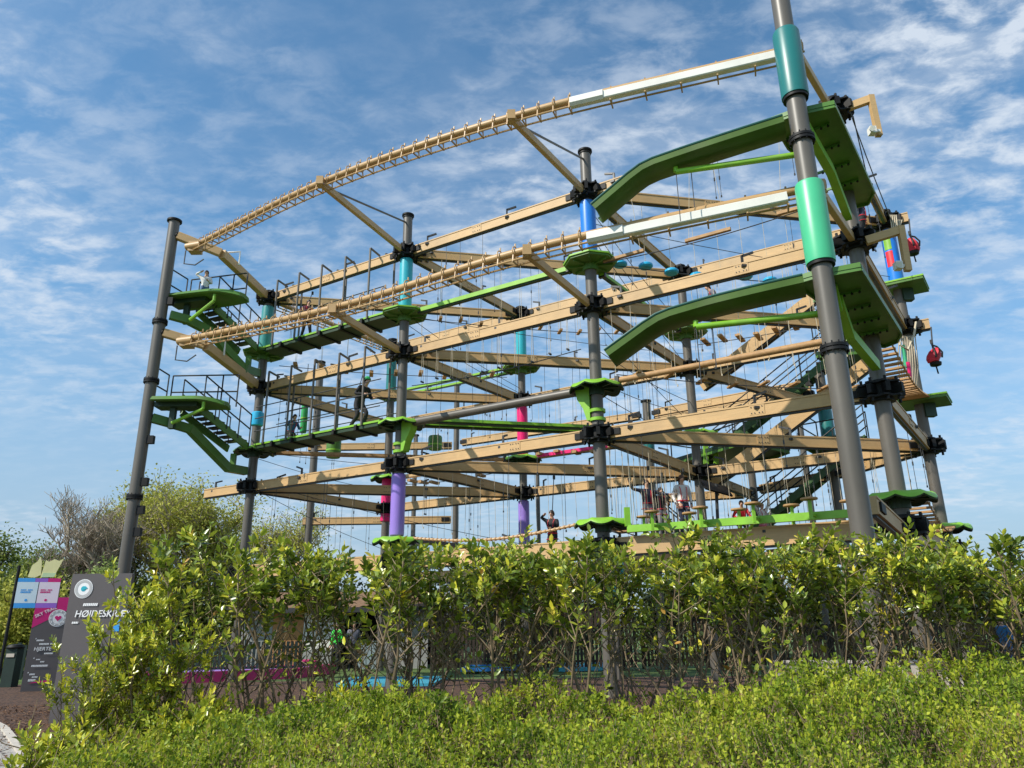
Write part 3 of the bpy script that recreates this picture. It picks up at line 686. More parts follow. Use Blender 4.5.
# boards hung from the beam above by pairs of ropes
def hung_row(a, b, lv, label, n, size, m, group, shape='board', dz=0, along=False, zl=None, f0=.12, f1=.88, name='hanging_boards', part='board', off=0, rp='rope'):
    p, q = GP[a]+Vector((0,0,ZP[lv]+dz)), GP[b]+Vector((0,0,ZP[lv]+dz)); d = (q-p).normalized(); s_ = Vector((d.y,-d.x,0)).normalized()
    p, q = p+s_*off, q+s_*off; zt = (ZL[lv] if zl is None else zl)-ZP[lv]-dz-.18
    t = thing(name, label, 'rope bridge', p.lerp(q,.5), group)
    for i in range(n):
        x = p.lerp(q, f0+(f1-f0)*i/max(1,n-1))+Vector((0,0,.12*math.sin(i*1.7)*.5-.25*math.sin(math.pi*i/max(1,n-1))*.5)); bb = MB(); w, l, h = size
        if shape == 'board': bb.bar(x-(d if along else s_)*l/2, x+(d if along else s_)*l/2, w, h, ch=.01)
        elif shape == 'disc': bb.lathe(x, [(.02,-h/2),(w*.8,-h/2),(w,-h*.2),(w,h*.2),(w*.8,h/2),(.02,h/2)], 16)
        o = bb.build(part, m, t, smooth=(shape == 'disc'))
        bb = MB(); e = (d if along else s_)*l*.42 if shape == 'board' else Vector()
        for k in ((1,-1) if shape == 'board' else (1,)):
            bb.tube(x+e*k, Vector((x.x,x.y,0))+e*k*(.6)+Vector((0,0,p.z+zt)), .006, n=5)
        bb.build('rope', M[rp], t)
    bb = MB(); bb.path([p.lerp(q, .06+.88*i/10)-Vector((0,0,.25*math.sin(math.pi*i/10)*.5+.05)) for i in range(11)], .014, 5); bb.build('lifeline', M['cable'], t)
    return t
hung_row('B','I',3,'row of small wooden blocks hung behind the upper walkway',9,(.14,.5,.1),M['wood'],'rows of hung boards',dz=-.4)
hung_row('C','J',3,'row of small wooden blocks hung left of the blue floating discs',12,(.1,.36,.07),M['wood'],'rows of hung boards',dz=-.1)
hung_row('D','G',3,'row of blue floating disc steps right of the central octagonal platform',9,(.2,.2,.12),M['sky'],'rows of hung boards',shape='disc',part='disc',name='hanging_discs',f0=.09,f1=.72)
hung_row('D','F',3,'three long brown bars hung one after another below the white cover',3,(.09,1.15,.09),M['wood'],'rows of hung boards',along=True,f0=.15,f1=.85,dz=-.1)
hung_row('J','G',2,'row of brown slats hung right of the middle lime octagon',9,(.16,.7,.07),M['wood'],'rows of hung boards',dz=3.0,zl=ZL[3],f0=.1,f1=.8)
hung_row('I','J',2,'row of brown boards hung level with the middle lime planks',8,(.2,.42,.09),M['wood'],'rows of hung boards',dz=0)
hung_row('D','J',1,'stack of tan boards the climbers stand on beside the central pole',8,(.34,.95,.08),M['wood'],'rows of hung boards',dz=-.1,f0=.16,f1=.9)
hung_row('A','I',2,'row of dark wooden blocks hung far behind the purple sleeve',10,(.16,.5,.1),M['wood'],'rows of hung boards',dz=-.35)
hung_row('C','D',2,'row of thin ropes hung over the grey log beam',10,(.05,.12,.05),M['darksteel'],'rows of hung boards',dz=1.1,name='hanging_ropes',part='handle')
hung_row('D','G',2,'row of small orange boards hung before the stairs at right',9,(.12,.5,.06),M['wood'],'rows of hung boards',dz=.35)
hung_row('J','G',1,'row of low orange boards in front of the stair foot',9,(.3,.6,.07),M['wood'],'rows of hung boards',dz=-.1)
def rope_curtain(a, b, lv, label, n, L, f0=.08, f1=.92, m='rope'):
    p, q = GP[a]+Vector((0,0,ZL[lv]-.2)), GP[b]+Vector((0,0,ZL[lv]-.2)); t = thing('rope_curtain', label, 'ropes', p.lerp(q,.5), 'curtains of hanging ropes')
    for i in range(n):
        x = p.lerp(q, f0+(f1-f0)*i/(n-1)); bb = MB(); l = L*random.uniform(.8,1.1)
        bb.tube(x, x-Vector((random.uniform(-.05,.05),0,l)), .0065, n=5); bb.tube(x-Vector((0,0,l)), x-Vector((0,0,l+.05)), .016, n=6); bb.build('rope', M[m], t)
    return t
rope_curtain('D','J',1,'curtain of pale ropes hung over the three climbers',17,2.0)
rope_curtain('C','J',1,'curtain of pale ropes hung left of the central pole, lowest level',20,1.9)
rope_curtain('B','I',1,'curtain of pale ropes hung at lower left before the willow tree',16,1.8)
rope_curtain('C','J',2,'curtain of dark ropes hung between the purple sleeve and central pole',18,2.0,m='cable')
rope_curtain('D','F',2,'curtain of pale ropes hung below the second tier beam at right',11,2.3)
rope_curtain('D','G',1,'curtain of pale ropes hung before the lower stairs at right',16,2.0)
rope_curtain('I','J',3,'curtain of dark ropes hung from the top inner beam',10,1.9,m='cable')
# crossed cables fanning down from beams
def cable_fan(label, segs, r=.010):
    t = thing('cable_set', label, 'cables', Vector(segs[0][0]), 'loose crossing cables')
    for a, c in segs:
        a, c = Vector(a), Vector(c); bb = MB(); bb.path([a.lerp(c,i/6)-Vector((0,0,.12*math.sin(math.pi*i/6))) for i in range(7)], r, 5); bb.build('cable', M['cable'], t)
    return t
H = lambda k, l: GP[k]+Vector((0,0,ZL[l])); Q = lambda k, l, dz=0: GP[k]+Vector((0,0,ZP[l]+dz))
cable_fan('crossing dark cables right of the central blue sleeve', [(Q('D',3,1.2), Q('J',3,-.6)), (Q('D',3,.9), Q('J',2,2.2)), (H('D',3)-Vector((0,0,.4)), Q('J',3,.1)), (Q('D',3,1.2), Q('G',3,.3))])
cable_fan('loose dark cables below the middle of the central pole', [(H('D',2)-Vector((0,0,.3)), Q('J',2,.2)), (Q('D',2,1.0), Q('J',2,1.0)), (Q('D',2,.1), Q('J',2,.6)), (Q('D',2,-.2), Q('J',2,-.3))])
cable_fan('pair of dark cables running back from the cyan sleeve platform', [(Q('C',3,-.05), Q('J',3,-.8)), (Q('C',3,.0), Q('I',3,-.9)), (Q('C',3,-.3), Q('I',3,-1.1))])
cable_fan('loose cables under the lower left walkway', [(Q('B',2,-.1), Q('I',2,-.6)), (Q('B',2,-.3), Q('A',2,-.6)), (H('B',1), Q('A',1,.5)), (H('B',1)+Vector((0,0,.2)), Q('I',1,.3))])
cable_fan('long dark cord from the top right lamp arm down to the far right pole', [(at(850,112,14.6), at(892,222,19.2)), (at(853,116,14.6), at(874,205,16.5))], .014)
# thick rope bridge at the lowest level
p, q, d = edge('C','D',ZP[1],.5)
t = thing('rope_bridge', 'thick tan sagging rope with wrapped slats reaching the lowest central platform', 'rope bridge', p)
pts = [p.lerp(q,i/20)-Vector((0,0,.22*math.sin(math.pi*i/20)+.03)) for i in range(21)]
bb = MB(); bb.path(pts, .034, 8); bb.build('rope', M['tan2'], t)
for i in range(1, 40):
    x = pts[0].lerp(pts[-1], i/40); x.z = p.z-.03-.22*math.sin(math.pi*i/40); bb = MB(); bb.lathe(x, [(.02,-.03),(.048,-.02),(.048,.02),(.02,.03)], 8, ax=d); bb.build('wrap', M['wood'], t)
# green stool beam
p, q = at(628,529,17.6), at(858,513,14.9)
t = thing('stool_beam', 'long bright green beam carrying round wooden stools above the hedge', 'balance beam', p)
bb = MB(); bb.bar(p, q, .12, .16); bb.bar(p+Vector((0,0,.06)), p+Vector((0,0,.5)), .13, .13, up=Vector((0,1,0))); bb.build('beam', M['lime'], t, smooth=False)
for i in range(9):
    for k in ((-1,) if i % 2 else (1,)):
        x = p.lerp(q,(i+.4)/8.8)+Vector((.22*k,.30*k,0))
        bb = MB(); bb.bar(x-Vector((0,0,.1)), x+Vector((0,0,.28)), .06, .06, up=Vector((0,1,0))); bb.bar(p.lerp(q,(i+.4)/8.8), x, .05, .06); ps = bb.build('stool_post', M['lime'], t, smooth=False)
        bb = MB(); bb.lathe(x, [(.02,.285),(.165,.285),(.17,.30),(.165,.322),(.02,.322)], 16); bb.build('stool_seat', M['wood'], ps)
# slatted rope ladders on the right
def slat_bridge(p, q, label, n, w=.62, sag=.35):
    p, q = Vector(p), Vector(q); d = (q-p).normalized(); s_ = Vector((d.y,-d.x,0)).normalized(); t = thing('slat_bridge', label, 'rope bridge', p, 'slatted rope bridges at right')
    for k in (-1,1):
        bb = MB(); bb.path([p.lerp(q,i/12)+s_*k*w/2-Vector((0,0,sag*math.sin(math.pi*i/12))) for i in range(13)], .02, 6); bb.build('rope', M['rope'], t)
    for i in range(n):
        f = (i+.5)/n; x = p.lerp(q,f)-Vector((0,0,sag*math.sin(math.pi*f))); bb = MB(); bb.bar(x-s_*w*.55, x+s_*w*.55, .11, .045); bb.build('slat', M['wood'], t, smooth=False)
slat_bridge(at(872,338,15.3), at(916,398,19.6), 'upper slatted rope bridge sloping down to the right hand pole', 22)
slat_bridge(at(908,498,15.2), at(941,527,19.5), 'lower slatted rope bridge at the right edge of the frame', 20)
# square plates at the far right pole
for lv, px in ((3,[(884,279),(920,282),(926,302),(906,310),(890,305)]), (2,[(895,398),(942,394),(949,409),(925,425),(903,421)])):
    P = [at_z(x,y,ZP[lv]) for x,y in px]; t = thing('square_platform', ('upper' if lv == 3 else 'lower')+' green square platform on the far right striped pole', 'platform', GP['G']+Vector((0,0,ZP[lv])), 'square platforms at right')
    c = GP['G']+Vector((0,0,ZP[lv])); u1, u2 = E1*.75, E2*.6; u1b = E1*.55
    poly = [c-u1b-u2, c+u1-u2, c+u1+u2, c-u1b+u2]
    bb = MB(); bb.prism(poly, .05); bb.build('deck', M['lime'], t, smooth=False)
    bb = MB(); bb.prism([x.lerp(c,.03)-Vector((0,0,.055)) for x in poly], .07); bb.build('underframe', M['green'], t, smooth=False)
    bb = MB(); bb.bar(c+E1*.2-Vector((0,0,.13)), c+E1*.2-Vector((0,0,.5)), .3, .2); bb.build('corbel', M['dgreen'], t, smooth=False)
# hanging climbing ropes at the far right
t = thing('hanging_net', 'bundle of pale hanging ropes with green and pink tubes at far right pole', 'ropes', at(912,338,19.2))
for i in range(9):
    x = at(899+i*2.0, 336, 19.0+.1*i); y = at(903+i*1.6, 398, 19.3+.05*i); bb = MB(); bb.path([x, x.lerp(y,.5)+Vector((.02*i-.08,0,0)), y], .016, 5); bb.build('rope', M['rope'], t)
for (x, y0, y1, c) in ((903,345,368,'mint'),(908,362,386,'pink')):
    bb = MB(); bb.tube(at(x,y0,19.1), at(x+3,y1,19.2), .05, n=8); bb.build('tube', M[c], t)
bb = MB(); bb.path([at(893,325,19), at(900,345,18.9), at(908,350,18.9), at(914,335,19.1), at(916,322,19.2)], .03, 6); bb.build('sling', M['rope'], t)
t = thing('rope_loops', 'tangle of white rope loops on the top hub at far right', 'ropes', at(893,222,19.6))
for i in range(4):
    bb = MB(); bb.path([at(890+i*2,215,19.5), at(892+i*2,228+2*i,19.4), at(895+i,232,19.5), at(896+i*2,220,19.6)], .018, 5); bb.build('rope', M['rope'], t)
# floodlight arms
for nm, pts, bx in (('upper', [(846,108,14.6),(871,99,14.4),(879,136,14.4)], (872,131)), ('lower', [(866,241,14.5),(901,230,14.3),(908,271,14.3)], (898,266))):
    P = [at(*x) for x in pts]; t = thing('lamp_arm', nm+' tan angled arm carrying a small white box on the right', 'lamp arm', P[0], 'tan angled arms at right')
    bb = MB(); bb.bar(P[0], P[1], .12, .18); bb.bar(P[1]+Vector((0,0,.088)), P[2], .13, .12, up=Vector((0,1,0))); bb.build('arm', M['tan'], t, smooth=False)
    c = at(bx[0], bx[1], 14.3); bb = MB(); bb.box(c, .14, .16, .17); bb.tube(c+Vector((-.05,-.1,-.02)), c+Vector((-.07,-.17,-.05)), .06, n=12); bb.box(c+Vector((.12,0,0)), .12,.06,.06); bb.build('lamp_box', M['white'], t, smooth=False)
# red bags
for px, py, Y, top, lab in ((912,245,19.6,(909,219),'upper red and black rescue bag hanging from the top beam end'),(934,355,19.6,(931,327),'lower red and black rescue bag hanging from the second beam end')):
    c = at(px, py, Y); t = thing('rescue_bag', lab, 'bag', c, 'red rescue bags'); tp = at(top[0], top[1], Y)
    bb = MB(); s_ = random.Random(px)
    bb.lathe(c-Vector((0,0,.26)), [(.05,0),(.13,.03),(.17,.15),(.19,.27),(.14,.38),(.05,.43)], 12); 
    bb.v = [(x+.05*math.sin(9*z+px), y+.03*math.cos(7*x*3), z+.03*math.sin(14*x)) for x,y,z in bb.v]; bb.build('sack', M['c_red'], t)
    bb = MB(); bb.lathe(c-Vector((0,0,.34)), [(.05,0),(.14,.03),(.155,.11),(.05,.12)], 12); bb.build('base', M['black'], t)
    for k in (-1,1):
        bb = MB(); bb.path([c+Vector((.08*k,-.22,-.15)), c+Vector((.1*k,-.24,.0)), c+Vector((.06*k,-.12,.2)), c+Vector((0,0,.3))], .025, 6); bb.build('strap', M['black'], t)
    bb = MB(); bb.tube(c+Vector((0,0,.2)), tp, .02, n=6); bb.tube(c+Vector((0,0,.33)), c+Vector((0,0,.45)), .04, n=8); bb.build('sling', M['cable'], t)
    bb = MB(); bb.tube(c-Vector((0,0,.34)), c-Vector((-.02,0,.55)), .02, n=6); bb.build('tail', M['black'], t)
# hanging bags / barrels in the far left part
for (px, y0, y1, Y, r, c, lab) in ((303,388,433,28,.13,'grn','tall green hanging punch bag behind the lower walkway'),(333,436,458,30,.3,'green','short green hanging barrel under the lower walkway'),(435,436,450,31,.3,'green','short green hanging barrel behind the purple sleeve')):
    a, c0 = at(px,y1,Y), at(px,y0,Y); t = thing('hanging_bag', lab, 'hanging bag', a, 'green hanging bags')
    h = c0.z-a.z; bb = MB(); bb.lathe(a, [(.03,0),(r*.9,.01),(r,.08),(r,h-.08),(r*.9,h-.01),(.03,h)], 16); bb.build('bag', M[c], t)
    bb = MB(); bb.tube(a+Vector((0,0,h)), a+Vector((0,0,h+1.0)), .015, n=6); bb.build('rope', M['cable'], t)
    bb = MB(); bb.lathe(a, [(r+.004,h*.3),(r+.012,h*.3),(r+.012,h*.3+.06),(r+.004,h*.3+.06)], 16); bb.build('band', M['lime'], t)
# ------------------------------------------------------------------ right hand stairs with inclined track beams
stair(at(700,447,26.2)-Vector((0,0,.6)), at(836,352,24.4)-Vector((0,0,.1)), .9, 13, 'upper dark green stair flight at right with black handrails', rail_h=1.0)
stair(at(752,528,26.2)-Vector((0,0,.1)), at(868,437,24.2), .9, 12, 'lower dark green stair flight at right with black handrails', rail_h=1.0)
stair(at(690,545,27.5), at(655,515,27.2), .9, 6, 'short low stair flight behind the climbers', rail_h=.9)
for pts, lab in (([(705,380,24.0),(730,363,23.6),(816,296,22.2)], 'upper'), ([(710,482,24.0),(745,458,23.6),(872,360,21.8)], 'lower')):
    for k, nn in ((0,'front'),(1,'rear')):
        P = [at(*x)+Vector((.05*k,.62*k,0)) for x in pts]; t = thing('inclined_beam', '%s %s tan inclined track beam above the right stairs' % (lab, nn), 'beam', P[0], 'inclined track beams')
        for i, (a, c) in enumerate(zip(P, P[1:])):
            bb = MB(); dd = (c-a).normalized(); bb.bar(a-dd*.05, c, .16, .40+.004*i); bb.build('girder', M['tan'], t, smooth=False)
            u_ = basis(c-a)[2]; bb = MB(); bb.bar(a-u_*.23, c-u_*.23, .07, .05); bb.build('track', M['darksteel'], t, smooth=False)
def flat_deck(px, Z, label):
    P = [at_z(x,y,Z) for x,y in px]; c = sum(P,Vector())/len(P); t = thing('stair_landing', label, 'platform', c, 'dark stair landings')
    bb = MB(); bb.prism(P, .12); bb.build('deck', M['dgreen'], t, smooth=False)
    bb = MB(); n = len(P)
    for i in range(n): bb.bar(P[i].lerp(c,.03)-Vector((0,0,.17)), P[(i+1)%n].lerp(c,.03)-Vector((0,0,.17)), .06, .1)
    bb.build('underframe', M['green'], t, smooth=False)
    bb = guard([P[-1]+Vector((0,0,.03)), P[0]+Vector((0,0,.03)), P[1]+Vector((0,0,.03))]); bb.build('guardrail', M['darksteel'], t)
flat_deck([(672,459),(745,437),(790,447),(770,455),(722,466)], ZP[2]-.2, 'dark green landing between the inner pole and the stairs')
flat_deck([(800,441),(850,433),(886,450),(820,452)], ZP[2]-.2, 'dark green landing at the head of the lower stairs')
flat_deck([(815,352),(868,347),(880,362),(835,366)], ZP[3]-.2, 'small dark green landing at the head of the upper stairs')
t = thing('gate_posts', 'pair of lime green upright posts at the foot of the upper stairs', 'posts', at(706,455,25))
for px in (706,716):
    bb = MB(); bb.bar(at(px,464,25), at(px-1,430,25), .16, .12, up=Vector((0,1,0))); bb.build('post', M['lime'], t, smooth=False)
bb = MB(); bb.bar(at(705,450,25), at(717,449,25), .05, .1); bb.build('crossbar', M['darksteel'], t, smooth=False)
t = thing('info_panel', 'small black square panel on a post right of the climbers', 'panel', at(720,545,22.4))
bb = MB(); bb.tube(at(719,548,22.4), at(716,484,22.4), .05, n=8); bb.build('post', M['darksteel'], t)
bb = MB(); c = at(716,488,22.3); bb.bar(c-Vector((.42,.1,-.1)), c+Vector((.42,.1,-.1)), .6, .05, up=Vector((0,-.6,.8))); bb.build('panel', M['black'], t, smooth=False)
# bottom strut E to F with tan end
track_beam(at(868,503,12.0)+Vector((.1,.1,0)), at(904,533,14.5), 'lowest grey shaded beam between the nearest pole and right launch pole', slings=0, hooks=0, ext0=-.1, ext1=-.1)

# ------------------------------------------------------------------ people
BONES = None
def person(label, loc, heading, top, legs, hair, h=1.72, pose='stand', helmet=None, harness=False, longhair=False, shoes=None, group=None):
    s = h/1.75; V = []; Ed = []; Rr = []; seg = []
    def j(p, r, par=None, tagn='top'):
        V.append(Vector(p)); Rr.append(r if isinstance(r, tuple) else (r,r)); i = len(V)-1
        if par is not None: Ed.append((par,i)); seg.append((par,i,tagn))
        return i
    lean = {'bend':.32,'crouch':.25,'walk':.06,'reach':.02}.get(pose, 0)
    drop = {'bend':.12,'crouch':.38}.get(pose, 0)
    pz = .95-drop
    def T(z): return (0, lean*(z-.95)*1.6, pz+(z-.95)*(1-.3*lean))
    pel = j((0,0,pz), (.16,.125)); sp = j(T(1.12), (.145,.118), pel); ch = j(T(1.33), (.178,.13), sp); nb = j(T(1.47), (.09,.075), ch)
    nk = j(T(1.54), .055, nb, 'skin'); hy = T(1.6)[1]
    hl = j((0,hy+.03,T(1.60)[2]), (.066,.075), nk, 'skin'); hm = j((0,hy+.03,T(1.67)[2]), (.083,.098), hl, 'skin'); ht = j((0,hy+.01,T(1.735)[2]), (.05,.06), hm, 'skin')
    no = j((0,hy+.125,T(1.64)[2]), .013, hm, 'skin')
    shz = T(1.42); F = {}
    hands = {'stand':[(-.24,.06,.88),(.24,.10,.9)], 'walk':[(-.27,.25,.98),(.25,-.12,.92)], 'reach':[(-.2,.22,1.85),(.24,.26,1.78)], 'bend':[(-.2,.48,1.0),(.22,.45,1.05)],
             'crouch':[(-.25,.4,1.0),(.25,.4,1.05)], 'armsout':[(-.72,.1,1.30),(.62,.2,1.62)], 'hold':[(-.12,.35,1.15),(.22,.14,1.62)], 'chest':[(-.05,.24,1.22),(.22,.1,.92)]}
    hp = hands.get(pose, hands['stand'])
    for k, sx in ((0,-1),(1,1)):
        sh = j((sx*.185, shz[1], shz[2]), .072, ch); hx = Vector(hp[k]); hx.z -= drop*.6; so = V[sh]
        mid = (so+hx)/2; d = hx-so; L = d.length; need = max(.0, .29**2-(L/2)**2)**.5 if L < .57 else .03
        bend = Vector((sx*.5,-.7,-.4)).normalized(); bend -= d.normalized()*bend.dot(d.normalized()); bend.normalize()
        if L > .60: hx = so+d.normalized()*.60; mid = (so+hx)/2
        el = j(mid+bend*need, .052, sh); wr = j(hx, .037, el)
        dd = (V[wr]-V[el]).normalized(); pm = j(hx+dd*.075, (.040,.022), wr, 'skin'); sd = dd.cross(Vector((0,0,1)) if abs(dd.z) < .9 else Vector((0,1,0))).normalized(); n_ = sd.cross(dd)
        for q, (o_, l_) in enumerate(((-.030,.062),(-.010,.074),(.010,.070),(.030,.054))):
            a = j(V[pm]+dd*l_*.55+sd*o_+n_*.006, .0085, pm, 'skin'); j(V[a]+dd*l_*.45+n_*.02, .007, a, 'skin')
        a = j(V[wr]+dd*.03+sd*-.045*sx, .010, wr, 'skin'); j(V[a]+dd*.045-sd*.012*sx, .008, a, 'skin')
    feet = {'walk':[(-.1,.28,.09),(.1,-.25,.12)], 'bend':[(-.12,.12,.09),(.12,-.18,.09)], 'crouch':[(-.14,.05,.09),(.14,-.12,.09)]}.get(pose, [(-.1,0,.09),(.11,.03,.09)])
    for k, sx in ((0,-1),(1,1)):
        hpj = j((sx*.095,0,pz-.05), (.105,.112), pel, 'leg'); ft = Vector(feet[k]); d = ft-V[hpj]; L = d.length
        need = max(0, .42**2-(L/2)**2)**.5 if L < .84 else .0
        f = Vector((0,1,.1)); f -= d.normalized()*f.dot(d.normalized()); f.normalize()
        kn = j((V[hpj]+ft)/2+f*need, .072, hpj, 'leg'); an = j(ft, .052, kn, 'leg'); j(ft+Vector((0,-.04,-.05)), .035, an, 'shoe'); j(ft+Vector((sx*.015,.15,-.055)), (.042,.03), an, 'shoe')
    me = bpy.data.meshes.new('body_cage'); me.from_pydata([v*s for v in V], Ed, []); ob = bpy.data.objects.new('body_cage', me); COL.objects.link(ob)
    md = ob.modifiers.new('skin','SKIN'); md.use_smooth_shade = True
    lay = me.skin_vertices[0].data if len(me.skin_vertices) else None
    if lay is None:
        bb_ = bmesh.new(); bb_.from_mesh(me); bb_.verts.layers.skin.verify(); bb_.to_mesh(me); bb_.free(); lay = me.skin_vertices[0].data
    for i, r in enumerate(Rr): lay[i].radius = (r[0]*s, r[1]*s); lay[i].use_root = (i == 0)
    sb = ob.modifiers.new('sub','SUBSURF'); sb.levels = 1; sb.render_levels = 1
    dg = bpy.context.evaluated_depsgraph_get(); m2 = bpy.data.meshes.new_from_object(ob.evaluated_get(dg)); bpy.data.objects.remove(ob); bpy.data.meshes.remove(me)
    m2.name = 'body'
    m2.materials.clear()
    for q in (M[top], M[legs], M['skin'], M[shoes or 'c_black']): m2.materials.append(q)
    mi = {'top':0,'leg':1,'skin':2,'shoe':3}
    A = np.array([V[a]*s for a,_,_ in seg]); B = np.array([V[b_]*s for _,b_,_ in seg]); AB = B-A; tg = [mi[x] for _,_,x in seg]
    pel_i = 0
    for pg in m2.polygons:
        c = np.array(pg.center); tt = np.clip(((c-A)*AB).sum(1)/((AB**2).sum(1)+1e-9), 0, 1); dist = np.linalg.norm(A+AB*tt[:,None]-c, axis=1); k = int(dist.argmin()); mm = tg[k]
        if mm == 0 and c[2] < pz*s-.0: mm = 1
        pg.material_index = mm; pg.use_smooth = True
    o = bpy.data.objects.new('person', m2); COL.objects.link(o); o.location = Vector(loc); o.rotation_euler[2] = heading; tag(o, label, 'person', group)
    hc = Vector((0,hy+.02,T(1.67)[2]))*s
    def cap(name, m, r, z0, back):
        b = MB(); n = 14; k = 6; VV = []
        for i in range(k+1):
            ph = (math.pi*.5)*i/k
            for q in range(n):
                a = 2*math.pi*q/n; bk = back*max(0,-math.sin(a)); z = math.sin(ph)*r*1.12
                VV.append(hc+Vector((math.cos(a)*r*.92*math.cos(ph), math.sin(a)*r*1.1*math.cos(ph)-.012, z0+z-bk*(1-i/k))))
        b.add(VV, [(i*n+q, i*n+(q+1)%n, (i+1)*n+(q+1)%n, (i+1)*n+q) for i in range(k) for q in range(n)]+[tuple(range(n-1,-1,-1))])
        x = b.build(name, m); x.parent = o
    cap('hair', M[hair], .10*s, .0*s, (.24 if longhair else .08)*s)
    if helmet: cap('helmet', M[helmet], (.116)*s, .012*s, .03*s)
    b = MB()
    for sx in (-1,1): b.lathe(hc+Vector((sx*.03,.078,-.01))*s, [(.001,-.008*s),(.009*s,0),(.001,.008*s)], 8)
    x = b.build('eyes', M['hair_dk']); x.parent = o
    if harness:
        b = MB()
        for sx in (-1,1):
            pts = []
            for (xx, yy, zz) in ((.07,.125,.98),(.09,.135,1.2),(.10,.12,1.36),(.11,.03,1.475),(.10,-.10,1.40),(.07,-.125,1.2),(.07,-.115,.98)):
                c = T(zz); pts.append(Vector((sx*xx, c[1]+yy, c[2]))*s)
            b.path(pts, .013*s, 6)
            lz = pz-.12; b.path([Vector((sx*.10+.105*math.cos(2*math.pi*i/10), .115*math.sin(2*math.pi*i/10), lz))*s for i in range(11)], .012*s, 5)
        b.path([Vector((.165*math.cos(2*math.pi*i/16), .128*math.sin(2*math.pi*i/16), pz+.06))*s for i in range(17)], .018*s, 6)
        x = b.build('harness', M['c_red']); x.parent = o
    return o
def tether(o, topz, label):
    p = Vector(o.location)+Vector((0,0,1.35)); t = thing('safety_tether', label, 'tether', p, 'safety tethers of climbers')
    b = MB(); b.tube(p, Vector((p.x+.1,p.y+.1,topz)), .014, n=5); b.build('strap', M['cable'], t)
    b = MB(); b.lathe(Vector((p.x+.1,p.y+.1,topz)), [(.01,-.12),(.04,-.1),(.04,0),(.01,.02)], 8); b.build('puck', M['darksteel'], t)
def on_edge(a, b, px, z, off=0):
    p, q = GP[a], GP[b]; best = None
    for i in range(201):
        x = p.lerp(q, i/200); d_ = abs(at(px, 400, x.y).x-x.x)
        if best is None or d_ < best[0]: best = (d_, x)
    # refine with the true height
    best2 = None
    for i in range(401):
        x = p.lerp(q, i/400)+Vector((0,0,z)); X = project(x)[0]
        if best2 is None or abs(X-px) < best2[0]: best2 = (abs(X-px), x)
    return best2[1]
def project(P):
    x, y, z = P[0], P[1], P[2]-EYE
    d = y*math.cos(PIT)+z*math.sin(PIT); v = z*math.cos(PIT)-y*math.sin(PIT)
    px, py = F_*x/d, -F_*v/d; c, s = math.cos(ROLL), math.sin(ROLL)
    return 512+c*px-s*py, 384+s*px+c*py
pz_ = a1+d1*.75+s1*.35+Vector((0,0,-.2)); o = person('child in white shirt reaching up on the highest left landing', pz_, R(200), 'c_white', 'c_jean', 'hair_dk', 1.35, 'hold', harness=False); tether(o, ZL[3]-.5, 'tether of the white shirted child on the highest left landing')
x = on_edge('B','C',305,ZP[3]+.035); o = person('climber in dark red top walking along the upper green walkway', x, R(-140), 'c_maroon', 'c_black', 'hair_dk', 1.5, 'walk', harness=True); tether(o, ZL[3]-.2, 'tether of the climber on the upper walkway')
x = on_edge('B','C',357,ZP[2]+.035); o = person('climber in black with green helmet stepping along the lower walkway', x, R(-125), 'c_black', 'c_black', 'hair_dk', 1.78, 'bend', helmet='grn', harness=False); tether(o, ZL[2]-.2, 'tether of the climber with the green helmet')
x = at(289,446,25.4); o = person('climber in blue shirt crouching behind the lower left walkway', x, R(-130), 'c_blue', 'c_black', 'hair_dk', 1.45, 'crouch', harness=True); tether(o, ZL[2]-.2, 'tether of the crouching blue shirted climber')
x = on_edge('C','J',553,ZP[1]-.75); o = person('climber in black with red harness on the low rope course, middle', x, R(150), 'c_black', 'c_black', 'hair_dk', 1.6, 'hold', harness=True); tether(o, ZL[1]-.2, 'tether of the climber in black at the middle')
for px, Y, tp, lg, hr, hh, ps, lab, lh in ((650,21.2,'c_navy','c_grey','hair_br',1.55,'armsout','climber in navy top with raised arms beside the central pole',False), (664,22.2,'c_black','c_grey','hair_dk',1.5,'hold','climber in black between the navy and the white shirted climbers',False), (686,21.6,'c_white','c_navy','hair_br',1.75,'stand','long haired climber in white shirt with red harness',True)):
    x = at(px, 540, Y); x.z = ZP[1]-.05; o = person(lab, x, R(190), tp, lg, hr, hh, ps, harness=True, longhair=lh); tether(o, ZL[1]-.2, 'tether of the '+lab.split(' beside')[0].split(' between')[0].split(' with red')[0])
x = at(742,522,23.8); x.z = ZP[1]-.1; o = person('climber in dark red top near the lower stairs', x, R(170), 'c_red', 'c_black', 'hair_br', 1.5, 'bend', harness=True)
x = at(763,522,24.5); x.z = ZP[1]-.1; o = person('fair haired child in white and pink near the lower stairs', x, R(200), 'c_white', 'c_pink', 'hair_bl', 1.4, 'reach', harness=True)
x = on_edge('J','G',721,ZP[3]); o = person('climber in grey plaid above the lower runway', x, R(90), 'c_grey', 'c_black', 'hair_dk', 1.6, 'bend', harness=True); tether(o, ZL[3]-.2, 'tether of the climber in grey plaid')
x = at(872,275,17.0); x.z = ZP[3]-.3; o = person('climber in navy with pink belt at the far right', x, R(60), 'c_navy', 'c_black', 'hair_dk', 1.5, 'hold', harness=True)
person('person in bright green jacket standing before the shed', Vector((at(336,663,30).x,30,0)), R(160), 'c_green', 'c_black', 'hair_dk', 1.78, 'chest')
person('person in grey jacket standing in the dark shed opening', Vector((at(352,663,30.2).x,30.2,0)), R(200), 'c_grey', 'c_black', 'hair_bl', 1.78, 'stand')
person('person in denim seen through the hedge at the right edge', Vector((at(1010,660,22).x,22,0)), R(100), 'c_blue', 'c_jean', 'hair_br', 1.7, 'walk')

